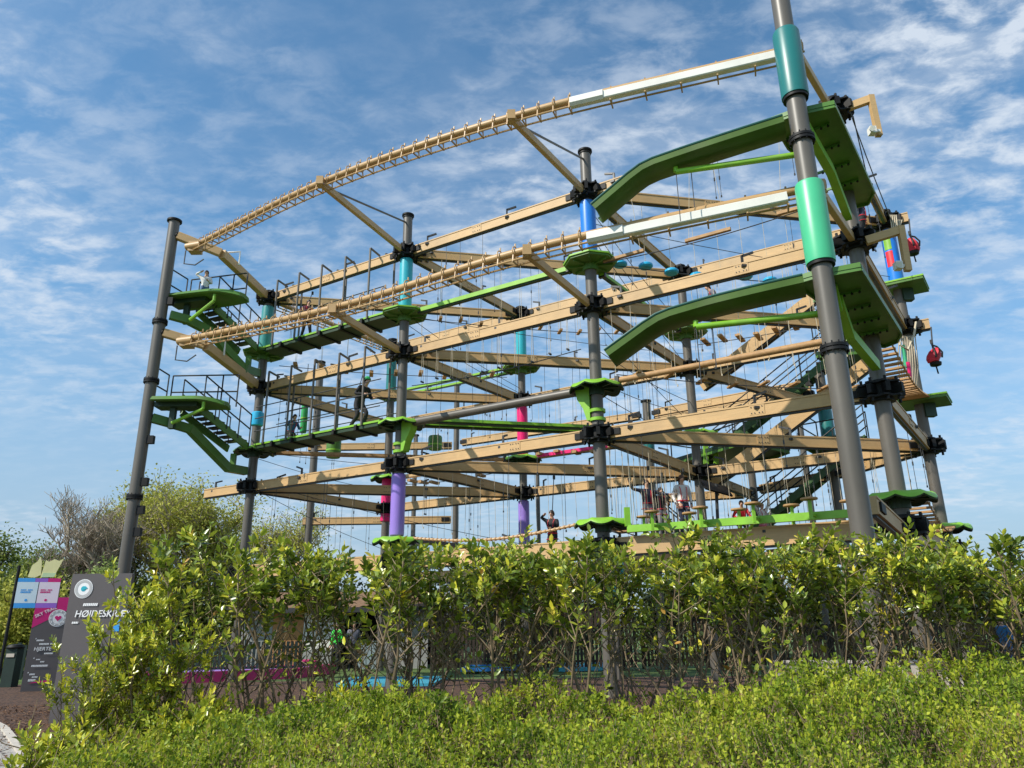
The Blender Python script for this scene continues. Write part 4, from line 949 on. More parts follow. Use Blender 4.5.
# ------------------------------------------------------------------ ground
def sheet(name, pts, z, m, nx=1):
    me = bpy.data.meshes.new(name); me.from_pydata([(x,y,z) for x,y in pts], [], [tuple(range(len(pts)))]); me.materials.append(m); o = link(name, me, None); return struct(o)
def ground_mat(name, cols, scale, bump, voro=None):
    m, n, l, b = nt(name); tc = n.new('ShaderNodeTexCoord')
    n1 = n.new('ShaderNodeTexNoise'); n1.inputs['Scale'].default_value = scale; n1.inputs['Detail'].default_value = 10; n1.inputs['Roughness'].default_value = .7; l.new(tc.outputs['Object'], n1.inputs['Vector'])
    src = n1.outputs['Fac']
    if voro:
        v = n.new('ShaderNodeTexVoronoi'); v.inputs['Scale'].default_value = voro; mp = n.new('ShaderNodeMapping'); mp.inputs['Scale'].default_value = (1,.45,1); mp.inputs['Rotation'].default_value = (0,0,.6)
        l.new(tc.outputs['Object'], mp.inputs['Vector']); l.new(mp.outputs['Vector'], v.inputs['Vector'])
        mx = n.new('ShaderNodeMix'); mx.data_type = 'FLOAT'; mx.inputs['Factor'].default_value = .6
        sp = n.new('ShaderNodeSeparateColor'); l.new(v.outputs['Color'], sp.inputs[0]); l.new(n1.outputs['Fac'], mx.inputs['A']); l.new(sp.outputs[0], mx.inputs['B']); src = mx.outputs['Result']
    cr = n.new('ShaderNodeValToRGB'); e = cr.color_ramp.elements; e[0].position = .25; e[1].position = .8; e[0].color = (*cols[0],1); e[1].color = (*cols[1],1); l.new(src, cr.inputs['Fac']); l.new(cr.outputs['Color'], b.inputs['Base Color'])
    b.inputs['Roughness'].default_value = .9; bp = n.new('ShaderNodeBump'); bp.inputs['Strength'].default_value = bump; bp.inputs['Distance'].default_value = .03; l.new(src, bp.inputs['Height']); l.new(bp.outputs['Normal'], b.inputs['Normal'])
    return m
M['mulch'] = ground_mat('bark_mulch', ((.03,.014,.008),(.14,.07,.035)), 30, 1.0, voro=28)
M['grass'] = ground_mat('grass', ((.05,.09,.02),(.13,.2,.04)), 25, .8)
M['pave'] = ground_mat('paving', ((.3,.28,.25),(.48,.45,.41)), 14, .3)
sheet('ground', [(-400,-60),(400,-60),(400,700),(-400,700)], 0, M['grass'])
sheet('mulch_bed', [(-30,2.5),(30,2.5),(30,25),(-30,25)], .004, M['mulch'])
# path in the lower left corner
p0, p1 = at_z(-40,705,0.008), at_z(2,728,.008); p2, p3 = at_z(18,752,.008), at_z(20,800,.008)
sheet('path', [(p0.x-6,p0.y),(p0.x,p0.y),(p1.x,p1.y),(p2.x,p2.y),(p3.x,p3.y),(p3.x-8,p3.y)], .008, M['pave'])
b = MB(); q = [at_z(-40,705,.02), at_z(4,728,.02), at_z(22,752,.02), at_z(26,800,.02)]
for a, c in zip(q, q[1:]): b.bar(a, c, .12, .05)
b.build('path_edging', M['curb'], None, smooth=False)['kind'] = 'structure'
# wood chips scattered over the mulch bed (uncountable)
n = 30000; X = rng.uniform(-12,9,n); Y = rng.uniform(7.5,18,n); P = np.stack([X,Y,rng.uniform(.012,.03,n)],1); D = rnd_dir(n); D[:,2] *= .25; N = np.tile([0,0,1.],(n,1))+rnd_dir(n)*.4
Vv, Ff = leaves(P, D, N, rng.uniform(.05,.13,n), rng.uniform(.015,.035,n), .1, False)
M['chip'] = leaf_mat('bark_chip', [(0,(.04,.018,.01)),(.6,(.13,.065,.034)),(.92,(.22,.12,.065)),(1,(.36,.24,.14))], .85, 0.0, .2)
o = np_mesh('bark_chips', Vv, Ff, M['chip']); tag(o, 'brown bark chips scattered over the planting bed', 'bark chips'); o['kind'] = 'stuff'

# ------------------------------------------------------------------ minigolf lanes, fence, shed
def lane(px, top_m, side_m, label, hgt=.22, name='minigolf_lane', eh=None):
    P = [at_z(x,y,hgt) for x,y in px]; c = sum(P,Vector())/len(P); t = thing(name, label, 'minigolf lane', Vector((c.x,c.y,0)), 'minigolf lanes')
    n = len(P); b = MB()
    eh = eh or hgt
    for i in range(n):
        a, d = P[i]-Vector((0,0,eh/2)), P[(i+1)%n]-Vector((0,0,eh/2)); b.bar(a, d, .1, eh)
    b.build('edging', side_m, t, smooth=False)
    b = MB(); b.prism([q.lerp(c,.05)+Vector((0,0,-.05)) for q in P], .1); b.build('surface', top_m, t, smooth=False)
lane([(120,675),(298,668),(334,664),(180,668)], M['lane_lilac'], M['lane_pink'], 'long raised pink and lilac minigolf lane behind the left hedge', .32)
lane([(-20,668),(20,667),(26,664),(-15,664)], M['lane_lilac'], M['lane_lilac'], 'lilac minigolf lane end at the left edge behind the signs')
lane([(338,684),(432,683),(446,676),(352,677)], M['lane_blue'], M['lane_blue'], 'turquoise minigolf lane seen under the hedge stems', .08)
lane([(462,668),(514,667),(520,664),(470,665)], M['grass_green'], M['lane_bedge'], 'blue edged raised minigolf lane right of the turquoise one', .2, eh=.12)
lane([(560,668),(620,666),(622,662),(566,663)], M['lane_blue'], M['lane_blue'], 'small turquoise lane end behind the middle hedge', .15, eh=.12)
c = at_z(308,674,0); t = thing('obstacle_box', 'dark maroon obstacle box at the end of the pink lane', 'box', c)
b = MB(); b.box(c+Vector((0,0,.22)), .55,.6,.44); b.build('box', M['lane_dark'], t, smooth=False); b = MB(); b.box(c+Vector((0,0,.46)), .62,.66,.05); b.build('lid', M['lane_pink'], t, smooth=False)
def fence(p, q, label, h, m, sp=.28):
    p, q = Vector(p), Vector(q); t = thing('fence', label, 'fence', p, 'fences behind the hedge'); d = (q-p); L = d.length; d.normalize(); s_ = Vector((-d.y,d.x,0))
    b = MB(); k = int(L/.14)
    for i in range(k): b.bar(p+d*(i+.5)*.14+Vector((0,0,.08)), p+d*(i+.5)*.14+Vector((0,0,h)), .10, .02, up=s_)
    b.build('slats', m, t, smooth=False)
    b = MB()
    for z in (.3,h-.2): b.bar(p+s_*.03+Vector((0,0,z)), q+s_*.03+Vector((0,0,z)), .04, .08)
    b.build('rails', m, t, smooth=False)
    for i in range(int(L/2.4)+1): b = MB(); b.bar(p+d*min(i*2.4,L)+s_*.06, p+d*min(i*2.4,L)+s_*.06+Vector((0,0,h+.08)), .1, .1, up=s_); b.build('post', m, t, smooth=False)
def gp(px, Y, z=0): return Vector((at(px,640,Y).x, Y, z))
fence(gp(20,26), gp(305,27.5), 'dark green slatted fence behind the left hedge', 1.15, M['fence'])
fence(gp(432,30), gp(640,29), 'timber screen coloured dark for the shade behind the middle hedge', 2.3, M['dbrown'])
fence(gp(642,29.5), gp(790,29), 'boarded screen coloured dark for the shade behind the stool beam hedge', 1.9, M['dbrown'])
fence(gp(795,30), gp(1060,28), 'low fence coloured dark for the shade behind the right hedge', 1.5, M['dbrown'])
t = thing('kerb_wall', 'low pale kerb wall behind the right hedge', 'kerb', gp(780,20.5)); b = MB(); b.bar(gp(770,20.5,.3), gp(960,19.5,.3), .2, .6, ch=.02); b.build('wall', M['curb'], t, smooth=False); b = MB(); b.bar(gp(770,20.5,.62), gp(960,19.5,.62), .28, .06); b.build('coping', M['curb'], t, smooth=False)
# shed
S0, S1 = gp(238,31.6), gp(428,31.6); t = thing('shed', 'low brown roofed minigolf shed with white panel and dark opening', 'shed', (S0+S1)/2)
W = S1.x-S0.x; y0 = 31.6; wh = 2.25
def wx(px): return gp(px,31.6).x
def panel(px0, px1, z0, z1, m, nm, dy=0, th=.12):
    b = MB(); b.box(((wx(px0)+wx(px1))/2, y0+dy, (z0+z1)/2), wx(px1)-wx(px0), th, z1-z0); return b.build(nm, m, t, smooth=False)
panel(238,272,0,wh,M['greywood'],'wall'); panel(272.2,303,0,wh,M['orangewood'],'wall'); panel(303.2,333,.75,wh,M['white'],'serving_hatch'); panel(303.2,333,0,.745,M['greywood'],'wall',.01)
panel(359,384,0,1.05,M['bluewood'],'counter',.0); panel(384.3,428,0,wh,M['greywood'],'wall')
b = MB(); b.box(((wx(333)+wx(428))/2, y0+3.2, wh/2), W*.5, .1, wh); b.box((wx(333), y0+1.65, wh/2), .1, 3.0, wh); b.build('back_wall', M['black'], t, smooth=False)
b = MB(); zr = wh+.05
P = [Vector((S0.x-.4,y0-.6,zr)), Vector((S1.x+.4,y0-.6,zr)), Vector((S1.x+.4,y0+1.9,zr+.75)), Vector((S0.x-.4,y0+1.9,zr+.75))]; b.prism(P, .12)
P = [Vector((S0.x-.4,y0+4.4,zr)), Vector((S0.x-.4,y0+1.93,zr+.742)), Vector((S1.x+.4,y0+1.93,zr+.742)), Vector((S1.x+.4,y0+4.4,zr))]; b.prism(P, .12)
r_ = b.build('roof', M['roof'], t, smooth=False)
b = MB(); b.box(((S0.x+S1.x)/2, y0-.63, zr-.05), W+.8, .04, .2); b.build('fascia', M['darksteel'], r_, smooth=False)
t = thing('turquoise_pad', 'turquoise pad showing above the hedge beside the central pole', 'pad', gp(617,24)); b = MB(); c = gp(617,24); zt = at(617,560,24).z; b.lathe(c, [(.02,zt-1.2),(.32,zt-1.2),(.34,zt-1.0),(.34,zt-.12),(.28,zt-.02),(.02,zt)], 18); b.build('pad', M['cyan'], t); b = MB(); b.tube(c, c+Vector((0,0,zt-1.15)), .06, n=8); b.build('post', M['steel'], t)  # turquoise shape of unknown use, built as a pad on a post
t = thing('litter_bin', 'dark green bin with rounded top at the left edge', 'bin', gp(17,24)); c = gp(17,24); b = MB(); b.box(c+Vector((0,0,.55)), .34,.34,1.1); b.build('bin_body', M['fence'], t, smooth=False); b = MB(); b.lathe(c, [(.24,1.1),(.25,1.13),(.2,1.2),(.02,1.22)], 16); b.build('lid', M['black'], t); b = MB(); b.box(c+Vector((0,-.18,.9)), .24,.03,.1); b.build('slot', M['curb'], t, smooth=False)

# ------------------------------------------------------------------ signs
def text_mesh(body, size, m, shear=0):
    cu = bpy.data.curves.new('lettering', 'FONT'); cu.body = body; cu.size = size; cu.extrude = .002; cu.shear = shear; cu.offset = size*.012
    o = bpy.data.objects.new('lettering', cu); COL.objects.link(o); dg = bpy.context.evaluated_depsgraph_get(); dg.update()
    me = bpy.data.meshes.new_from_object(o.evaluated_get(dg)); bpy.data.objects.remove(o); me.materials.clear(); me.materials.append(m); return me
class Sign:
    def __init__(s, root, o, u): s.root = root; s.o = Vector(o); s.u = u.normalized(); s.n = Vector((s.u.y,-s.u.x,0)); s.k = 0
    def pt(s, x, z, d=0): return s.o+s.u*x+Vector((0,0,z))+s.n*d
    def poly(s, pts, m, name, d=.012, th=.006, parent=None):
        b = MB(); A_ = [s.pt(x,z,d) for x,z in pts]; B_ = [s.pt(x,z,d-th) for x,z in pts]; n = len(pts)
        b.add(A_+B_, [tuple(range(n)), tuple(range(2*n-1,n-1,-1))]+[(i,(i+1)%n,n+(i+1)%n,n+i) for i in range(n)]); return b.build(name, m, parent or s.root, smooth=False)
    def disc(s, x, z, r, m, name, d=.016, r0=0, n=28):
        if r0 == 0: return s.poly([(x+r*math.cos(2*math.pi*i/n), z+r*math.sin(2*math.pi*i/n)) for i in range(n)], m, name, d)
        b = MB(); V = [s.pt(x+q*math.cos(2*math.pi*i/n), z+q*math.sin(2*math.pi*i/n), d) for q in (r0,r) for i in range(n)]; b.add(V, [(i,(i+1)%n,n+(i+1)%n,n+i) for i in range(n)]); return b.build(name, m, s.root, smooth=False)
    def text(s, body, x, z, size, m, rot=0, shear=0, d=.016):
        o = bpy.data.objects.new('lettering', text_mesh(body, size, m, shear)); COL.objects.link(o); o.parent = s.root
        mt = Matrix((s.u, Vector((0,0,1)), s.n)).transposed().to_4x4() @ Matrix.Rotation(rot, 4, 'Z'); mt.translation = s.pt(x,z,d)-parent_loc(s.root); o.matrix_local = mt
    def dashes(s, x, z, h, words, m, d=.015):
        b = MB()
        for w in words:
            k = 0
            while k < w:
                c = min(.035, w-k); q = [(x,z),(x+c*.8,z),(x+c*.8+.008,z+h),(x+.008,z+h)]; A_ = [s.pt(a,e,d) for a,e in q]; b.add(A_, [(0,1,2,3)]); x += c; k += c
            x += .03
        b.build('small_print', m, s.root, smooth=False)
# front left tall sign
w1 = .86; p0 = at_z(20,692,0); p1 = at_z(61,690.5,0); u = (p1-p0).normalized(); p1 = p0+u*w1; HH = at(41,597,p0.y).z
t = thing('tall_sign', 'dark tall sign with magenta corner, SKY TRAIL lettering and heart badge', 'sign', p0, 'dark tall signs'); s_ = Sign(t, p0, u)
b = MB(); b.bar(p0-s_.n*.05+Vector((0,0,HH/2))-u*0, p1-s_.n*.05+Vector((0,0,HH/2)), .1, HH); b.build('board', M['sign'], t, smooth=False)
s_.poly([(0,HH*.665),(w1,HH*.865),(w1,HH-.0),(w1*.1,HH),(0,HH*.93)][0:2]+[(w1,HH-.01),(w1*.40,HH-.01),(0,HH*.87)], M['magenta'], 'corner_panel', .004)
s_.text('SKY TRAIL', .06, HH*.775, .12, M['ink'], rot=R(27), d=.01)
s_.disc(w1*.72,HH*.77,.235,M['ink'],'badge',.010); s_.disc(w1*.72,HH*.77,.215,M['inkgrey'],'badge_ring',.013,.15); 
for i in range(10):
    a = 2*math.pi*i/10; s_.disc(w1*.72+.182*math.cos(a), HH*.77+.182*math.sin(a), .022, M['ink'], 'badge_mark', .016, n=8)
hx, hz = w1*.72, HH*.77; s_.poly([(hx+.0062*16*math.sin(q)**3*.85, hz+.0062*(13*math.cos(q)-5*math.cos(2*q)-2*math.cos(3*q)-math.cos(4*q))*.85) for q in [2*math.pi*i/32 for i in range(32)]], M['magenta'], 'heart', .018)
for z, x, ws, h in ((.545,.15,[.02],.03),(.525,.18,[.18],.04),(.485,.26,[.24,.05],.045),(.385,.42,[.22],.04),(.34,.18,[.03],.03),(.325,.25,[.1],.03),(.30,.36,[.1],.035),(.255,.16,[.4],.05),(.19,.1,[.03],.03),(.17,.15,[.13],.04),(.142,.22,[.14],.035)): s_.dashes(x, HH*z, h, ws, M['ink'])
s_.text('HJERTE', .15, HH*.425, .135, M['ink'], shear=.1); s_.dashes(.14, HH*.105, .06, [.18], M['ink']); s_.poly([(.16,HH*.085),(.70,HH*.095),(.70,HH*.115),(.36,HH*.105)], M['magenta'], 'underline', .012)
# larger dark sign
w2 = 1.15; p0 = at_z(48,724,0); u = Vector((1,-.02,0)).normalized(); HH = at(74,574,p0.y).z; p1 = p0+u*w2
t = thing('tall_sign', 'larger dark sign with teal badge, half covered by the laurel hedge', 'sign', p0, 'dark tall signs'); s_ = Sign(t, p0, u)
b = MB(); b.bar(p0-s_.n*.05+Vector((0,0,HH/2)), p1-s_.n*.05+Vector((0,0,HH/2)), .1, HH); b.build('board', M['sign'], t, smooth=False)
s_.disc(.26,HH*.895,.175,M['ink'],'badge',.010); s_.disc(.26,HH*.895,.162,M['inkgrey'],'badge_ring',.013,.115); s_.disc(.26,HH*.895,.05,M['cyan'],'badge_mark',.014,n=10); s_.poly([(.24,HH*.895-.03),(.34,HH*.895+.01),(.29,HH*.895+.05)],M['cyan'],'badge_mark',.018)
s_.text('HØJDESKRÆK', .17, HH*.70, .17, M['ink'], shear=.15); s_.dashes(.30, HH*.775, .05, [.28], M['ink']); s_.dashes(.14, HH*.655, .035, [.12], M['ink']); s_.poly([(.94,HH*.60),(1.05,HH*.60),(1.05,HH*.68),(.94,HH*.68)], M['brochure_b'], 'blue_mark', .012)
# coloured board on a post
p0 = at(13,608,18.6); p1 = at(57,603,18.9); p1.z = p0.z; u = p1-p0; w3 = u.length; u.normalize(); ztop = at(20,578,18.6).z
t = thing('map_board', 'blue and pink framed white board on a thin black post with yellow cutouts', 'sign', Vector((p0.x,p0.y,0))); s_ = Sign(t, Vector((p0.x,p0.y,0)), u); zb, zt = p0.z, ztop
s_.poly([(0,zb),(w3,zb),(w3,zt),(0,zt)], M['darksteel'], 'backing', .0, .06); hb = zt-zb
s_.poly([(0,zb),(w3*.5,zb),(w3*.5,zb+hb*.16),(0,zb+hb*.16)], M['brochure_b'], 'lower_band', .006); s_.poly([(w3*.503,zb),(w3,zb),(w3,zb+hb*.16),(w3*.503,zb+hb*.16)], M['brochure_v'], 'lower_band', .006)
s_.poly([(0,zt-hb*.13),(w3*.4,zt-hb*.13),(w3*.4,zt),(0,zt)], M['brochure_b'], 'upper_band', .006); s_.poly([(w3*.403,zt-hb*.13),(w3*.7,zt-hb*.13),(w3*.7,zt),(w3*.403,zt)], M['brochure_v'], 'upper_band', .006); s_.poly([(w3*.703,zt-hb*.13),(w3,zt-hb*.13),(w3,zt),(w3*.703,zt)], M['magenta'], 'upper_band', .006)
s_.poly([(0,zb+hb*.163),(w3*.49,zb+hb*.163),(w3*.49,zt-hb*.133),(0,zt-hb*.133)], M['brochure_w'], 'left_field', .006); s_.poly([(w3*.51,zb+hb*.163),(w3,zb+hb*.163),(w3,zt-hb*.133),(w3*.51,zt-hb*.133)], M['brochure_p'], 'right_field', .006)
for x, m_ in ((.10,'brochure_b'),(.56,'magenta')):
    s_.dashes(w3*x, zb+hb*.58, .03, [.12,.1], M[m_], .009); s_.dashes(w3*x, zb+hb*.50, .04, [.22], M[m_], .009); s_.disc(w3*(x+.16), zb+hb*.26, .03, M[m_], 'mark', .010, n=12)
b = MB(); b.tube(s_.pt(-.04,0), s_.pt(-.04,zt+.3,-.05), .035, n=10); b.build('post', M['black'], t)
za = zt+.03; w3o = w3
s_.poly([(w3*.2,za),(w3*.36,za-.02),(w3*.5,za+.05),(w3*.47,za+0.351),(w3*.42,za+0.486),(w3*.36,za+0.365),(w3*.25,za+0.270)], M['topyel'], 'cutout', -.02, .02); s_.poly([(w3*.5,za),(w3*.82,za+.02),(w3*.98,za+0.446),(w3*.88,za+0.392),(w3*.76,za+0.432),(w3*.64,za+0.365),(w3*.56,za+0.405)], M['topyel'], 'cutout', -.02, .02); s_.poly([(w3*.52,za-.01),(w3*.82,za),(w3*.86,za+.10),(w3*.55,za+.10)], M['topgrn'], 'cutout', -.014, .005)
s_.poly([(w3*.3,za-.05),(w3*.34,za-.05),(w3*.34,za+.2),(w3*.3,za+.2)], M['black'], 'cutout_stay', -.045, .02); s_.poly([(w3*.68,za-.05),(w3*.72,za-.05),(w3*.72,za+.2),(w3*.68,za+.2)], M['black'], 'cutout_stay', -.045, .02)

# ------------------------------------------------------------------ trees
def grow(seed, base, height, spread, depth=4, r0=.22, up=.25, nb=(4,6), first=.3, lf=(.5,.72), trunk=.5):
    rr = random.Random(seed); segs = []; tips = []
    def br(p, d, L, r, k):
        pts = [p]; n = 4
        for i in range(n):
            d = (d+Vector((rr.gauss(0,.16),rr.gauss(0,.16),rr.gauss(0,.1)+up*.25))).normalized(); pts.append(pts[-1]+d*L/n)
        segs.append((pts, [r*(1-.62*i/n) for i in range(n+1)], k))
        if k >= depth-1: tips.extend(pts[1:])
        if k < depth:
            for _ in range(rr.randint(*nb)):
                f = rr.uniform(first if k == 0 else .2, 1); i = min(int(f*n), n-1); q = pts[i].lerp(pts[i+1], f*n-i); a = rr.uniform(0,2*math.pi)
                side = Vector((math.cos(a)*spread, math.sin(a)*spread, rr.uniform(.1,.9))).normalized(); dn = (d*.45+side*.8).normalized(); br(q, dn, L*rr.uniform(*lf), r*.52, k+1)
    br(Vector(base), Vector((0,0,1)), height*trunk, r0, 0); return segs, tips
def tree(label, base, height, spread, leafm, seed, n_leaf, lsize, jitter, barkm=None, depth=4, name='tree', group='trees beyond the course', r0=.2, nb=(4,6), first=.3, minr=.012, up=.25, part='crown', twig_m=None, lf=(.5,.72), trunk=.5, rad=None):
    base = Vector(base); t = thing(name, label, 'tree', base, group); segs, tips = grow(seed, base, height, spread, depth, r0, up, nb, first, lf, trunk)
    zmax = max(p.z for p in tips); k_ = height/(zmax-base.z)
    rs_ = sorted(((p.x-base.x)**2+(p.y-base.y)**2)**.5 for p in tips); kr = (rad or height*.45)/rs_[int(len(rs_)*.96)]
    f = lambda p: Vector((base.x+(p.x-base.x)*kr, base.y+(p.y-base.y)*kr, base.z+(p.z-base.z)*k_))
    b = MB(); tw = MB()
    for pts, rs, k in segs:
        pts = [f(p) for p in pts]; rs = [max(x*k_, minr*.7) for x in rs]
        if k < 2: b.path(pts, rs, 8 if k == 0 else 6)
        else: tw.path(pts, [max(x, minr*.6) for x in rs], 4 if k < 3 else 3, False)
    b.build('trunk', barkm or M['bark'], t); tw.build('branches', twig_m or barkm or M['bark'], t, smooth=False)
    if n_leaf:
        T = np.array([tuple(f(p)) for p in tips]); idx = rng.integers(0, len(T), n_leaf); P = T[idx]+rng.normal(size=(n_leaf,3))*jitter
        P = P[P[:,2] > base.z+.15]; n_ = len(P); V, Fx = leaves(P, rnd_dir(n_)+np.array([0,0,-.2]), rnd_dir(n_)+np.array([0,0,.6]), rng.uniform(.7,1.3,n_)*lsize, rng.uniform(.4,.7,n_)*lsize, .2, False)
        V = V-np.array(base); np_mesh(part, V, Fx, leafm, t)
    return t
def tb(px, Y): return gp(px, Y)
def th(py, Y): return at(512, py, Y).z
tree('bare branched tree with a few catkins behind the signs', tb(70,37), th(482,37), 1.25, M['twig'], 3, 0, .1, .1, M['twig'], depth=5, r0=.22, nb=(5,6), first=.35, minr=.015, name='bare_tree', up=.2, lf=(.52,.76), trunk=.42, rad=2.9)
tree('yellow green willow just coming into leaf behind the left stair pole', tb(208,41), th(474,41), 1.35, M['willow'], 5, 34000, .16, .34, M['twig'], depth=5, r0=.28, nb=(4,5), first=.2, minr=.018, name='willow_tree', up=.16, lf=(.55,.78), trunk=.38, rad=5.2)
tree('smaller yellow green willow left of the larger willow', tb(190,44), th(510,44), 1.2, M['willow'], 8, 9000, .14, .3, M['twig'], depth=4, r0=.2, nb=(5,6), first=.15, minr=.018, name='willow_tree', rad=2.6)
tree('yellow green willow half hidden right of the left stair pole', tb(268,45), th(495,45), 1.2, M['willow'], 18, 8000, .14, .3, M['twig'], depth=4, r0=.2, nb=(5,6), first=.15, minr=.018, name='willow_tree', rad=2.6)
tree('dark ivy covered evergreen below the bare tree', tb(82,38), th(540,38), .8, M['evergreen'], 9, 9000, .2, .4, depth=3, r0=.2, nb=(5,7), first=.05, name='evergreen_tree', rad=1.7)
tree('pale fresh green shrub beside the leftmost pole', tb(105,34), th(555,34), .9, M['paleleaf'], 12, 4500, .18, .25, depth=3, r0=.1, nb=(5,7), first=.05, name='shrub', rad=1.2)
for i, (px, Y, py, lab, m_) in enumerate(((-25,40,528,'leafy green tree at the left edge behind the map board','midleaf'),(25,46,545,'lower leafy green tree left of the evergreen','midleaf'),(8,30,585,'yellow green bush behind the map board','willow'),(42,36,560,'rounded green bush between map board and evergreen','midleaf'))):
    tree(lab, tb(px,Y), th(py,Y), 1.0, M[m_], 30+i, 16000, .17, .4, depth=3, r0=.18, nb=(5,7), first=.05, name='tree' if i < 2 else 'shrub', rad=2.3)
for i in range(17):
    px = 130+i*58+random.uniform(-12,12); Y = random.uniform(36,46); py = random.uniform(566,590)
    side = ['behind the shed side of the hedge','behind the middle of the hedge','behind the right end of the hedge'][0 if px < 420 else 1 if px < 750 else 2]
    tree('low leafy shrub %s' % side, tb(px,Y), th(py,Y), 1.0, M['evergreen' if px > 300 else 'midleaf'], 60+i, 5200, .24, .45, depth=3, r0=.14, nb=(5,7), first=.02, name='shrub', group='shrubs '+side, rad=2.2)

# ------------------------------------------------------------------ laurel hedge
def laurel(seed, zlow=1.72, hgt=(2.05,2.32), full=False, lm='laurel'):
    """one laurel plant in local coordinates: stems and foliage meshes"""
    rr = random.Random(seed); b = MB(); shoots = []
    for i in range(rr.randint(6,8)):
        a = rr.uniform(0,2*math.pi); lean = rr.uniform(.10,.42); p = Vector((rr.uniform(-.22,.22),rr.uniform(-.12,.12),0)); d = Vector((math.cos(a)*lean*1.3,math.sin(a)*lean*.7,1)).normalized()
        pts = [p]; n = 7; L = rr.uniform(*hgt)
        for k in range(n):
            d = (d+Vector((rr.gauss(0,.09),rr.gauss(0,.07),.03))).normalized(); pts.append(pts[-1]+d*L/n)
        r = rr.uniform(.012,.026); b.path(pts, [r*(1-.75*k/n) for k in range(n+1)], 6, False)
        for k in range(2, n+1):
            for _ in range((3 if rr.random() < .6 else 2) if k >= 4 or full else 2 if k == 3 else 1):
                if not full and k < 4 and rr.random() < .6: continue
                a2 = rr.uniform(0,2*math.pi); dd = Vector((math.cos(a2)*.8,math.sin(a2)*.75,rr.uniform(.35,1.1))).normalized(); l = rr.uniform(.22,.5)
                q0 = pts[k].lerp(pts[k-1], rr.random()); q = [q0, q0+dd*l*.5+Vector((0,0,.02)), q0+dd*l+Vector((0,0,.10))]; b.path(q, [.007,.005,.003], 4, False)
                shoots.append((q[1], q[2], (q[2]-q[1]).normalized()))
                if k >= 4 and rr.random() < .8:
                    for _ in range(1):
                        a3 = rr.uniform(0,2*math.pi); d3 = Vector((math.cos(a3)*.8,math.sin(a3)*.7,rr.uniform(.2,1.0))).normalized(); e = q[1]+d3*rr.uniform(.14,.3); b.path([q[1],e],[.004,.003],4,False); shoots.append((q[1].lerp(e,.3),e,d3))
        shoots.append((pts[-2],pts[-1]+Vector((0,0,.1)),Vector((0,0,1))))
    # bare lower twigs
    for _ in range(10):
        p = Vector((rr.uniform(-.4,.4),rr.uniform(-.2,.2),rr.uniform(.3,1.0))); d = Vector((rr.uniform(-1,1),rr.uniform(-.7,.7),rr.uniform(.2,1.2))).normalized(); b.path([p,p+d*.25,p+d*.5+Vector((0,0,.08))],[.006,.005,.003],4,False)
    P, D, N, L, W, TN_ = [], [], [], [], [], []
    for p0, p1, d in shoots:
        low = p1.z < zlow+rr.gauss(0,.12); n = (rr.randint(1,3) if rr.random() < .6 else 0) if low else rr.randint(10,15)
        _, sd, u = basis(d); a0 = rr.uniform(0,6.28); tn = rr.gauss(.46,.17)+(.18 if low else 0)
        for k in range(n):
            f = k/max(1,n-1); a = a0+k*2.4; side = sd*math.cos(a)+u*math.sin(a); dr = (d*(.35+.6*f)+side*(1-.45*f)+Vector((0,0,.15))).normalized()
            P.append(p0.lerp(p1,.15+.9*f)); D.append(dr); N.append((d-dr*.2+Vector((rr.gauss(0,.25),rr.gauss(0,.25),.2))).normalized()); l = rr.uniform(.07,.14)*(1-.25*f); L.append(l); TN_.append(tn+.22*(f-.5)+(.3 if rr.random() < .03 else 0)); W.append(l*rr.uniform(.44,.60))
    V, Fx = leaves(np.array(P), np.array(D), np.array(N), np.array(L), np.array(W), .35, True)
    so = b.build('stems', M['stem']); fo = np_mesh('foliage', V, Fx, M[lm], smooth=True, tone=np.repeat(np.clip(np.array(TN_),0,1),8))
    ms = (so.data, fo.data); bpy.data.objects.remove(so); bpy.data.objects.remove(fo); return ms
THIN = laurel(55, 1.95, (2.1,2.3)); VAR = [laurel(s) for s in (2,5,9,14,21)]; FULL = laurel(33, .45, (1.7,2.1), True, 'laurely'); LOW = laurel(41, .15, (.55,.8), True, 'laurely')
HX0, HX1 = -3.6, 8.6; nH = 19
def hedge_y(x): return 9.1+.02*x
where = {0:'leftmost laurel of the hedge, overlapping the dark sign, yellow leaves'}
hl_pos = ['overlapping the large dark sign','in front of the left fence','in front of the willow','in front of the shed','in front of the two waiting people','below the purple sleeve','left of the central pole','below the central pole','below the green stool beam','below the climbers','in front of the lower stairs','in front of the nearest pole','right of the nearest pole','below the rightmost pole','at the right edge']
random.seed(23)
for row in (0,1):
    for i in range(nH):
        x = HX0+(HX1-HX0)*i/(nH-1)+random.uniform(-.12,.12)+row*.3; y = hedge_y(x)+row*.55+random.uniform(-.1,.1)
        if row == 1 and (i < 2 or i % 2 == 0 or 850 < project((x,y,1.4))[0] < 915 or 285 < project((x,y,1.4))[0] < 375): continue
        px = project((x,y,2))[0]; j_ = min(range(15), key=lambda q: abs([95,160,215,270,345,400,530,600,680,720,800,870,905,950,1010][q]-px)); st = THIN if row == 0 and abs(project((x,y,1.4))[0]-884) < 36 else VAR[(i*3+row*2+i//5) % 5]
        sc_ = random.uniform(.99,1.08)*(.92 if x > 6.4 else 1)
        t = thing('laurel_bush', '%s laurel bush of the hedge %s' % (('front' if row == 0 else 'rear'), hl_pos[j_]), 'laurel', (x,y,0), 'laurels of the hedge %s %s' % (('front' if row == 0 else 'rear'), hl_pos[j_])); t.rotation_euler[2] = random.uniform(0,6.28); t.scale = (sc_*1.05,sc_*1.05,sc_)
        for nm, me in zip(('stems','foliage'), st): o = bpy.data.objects.new(nm, me); COL.objects.link(o); o.parent = t

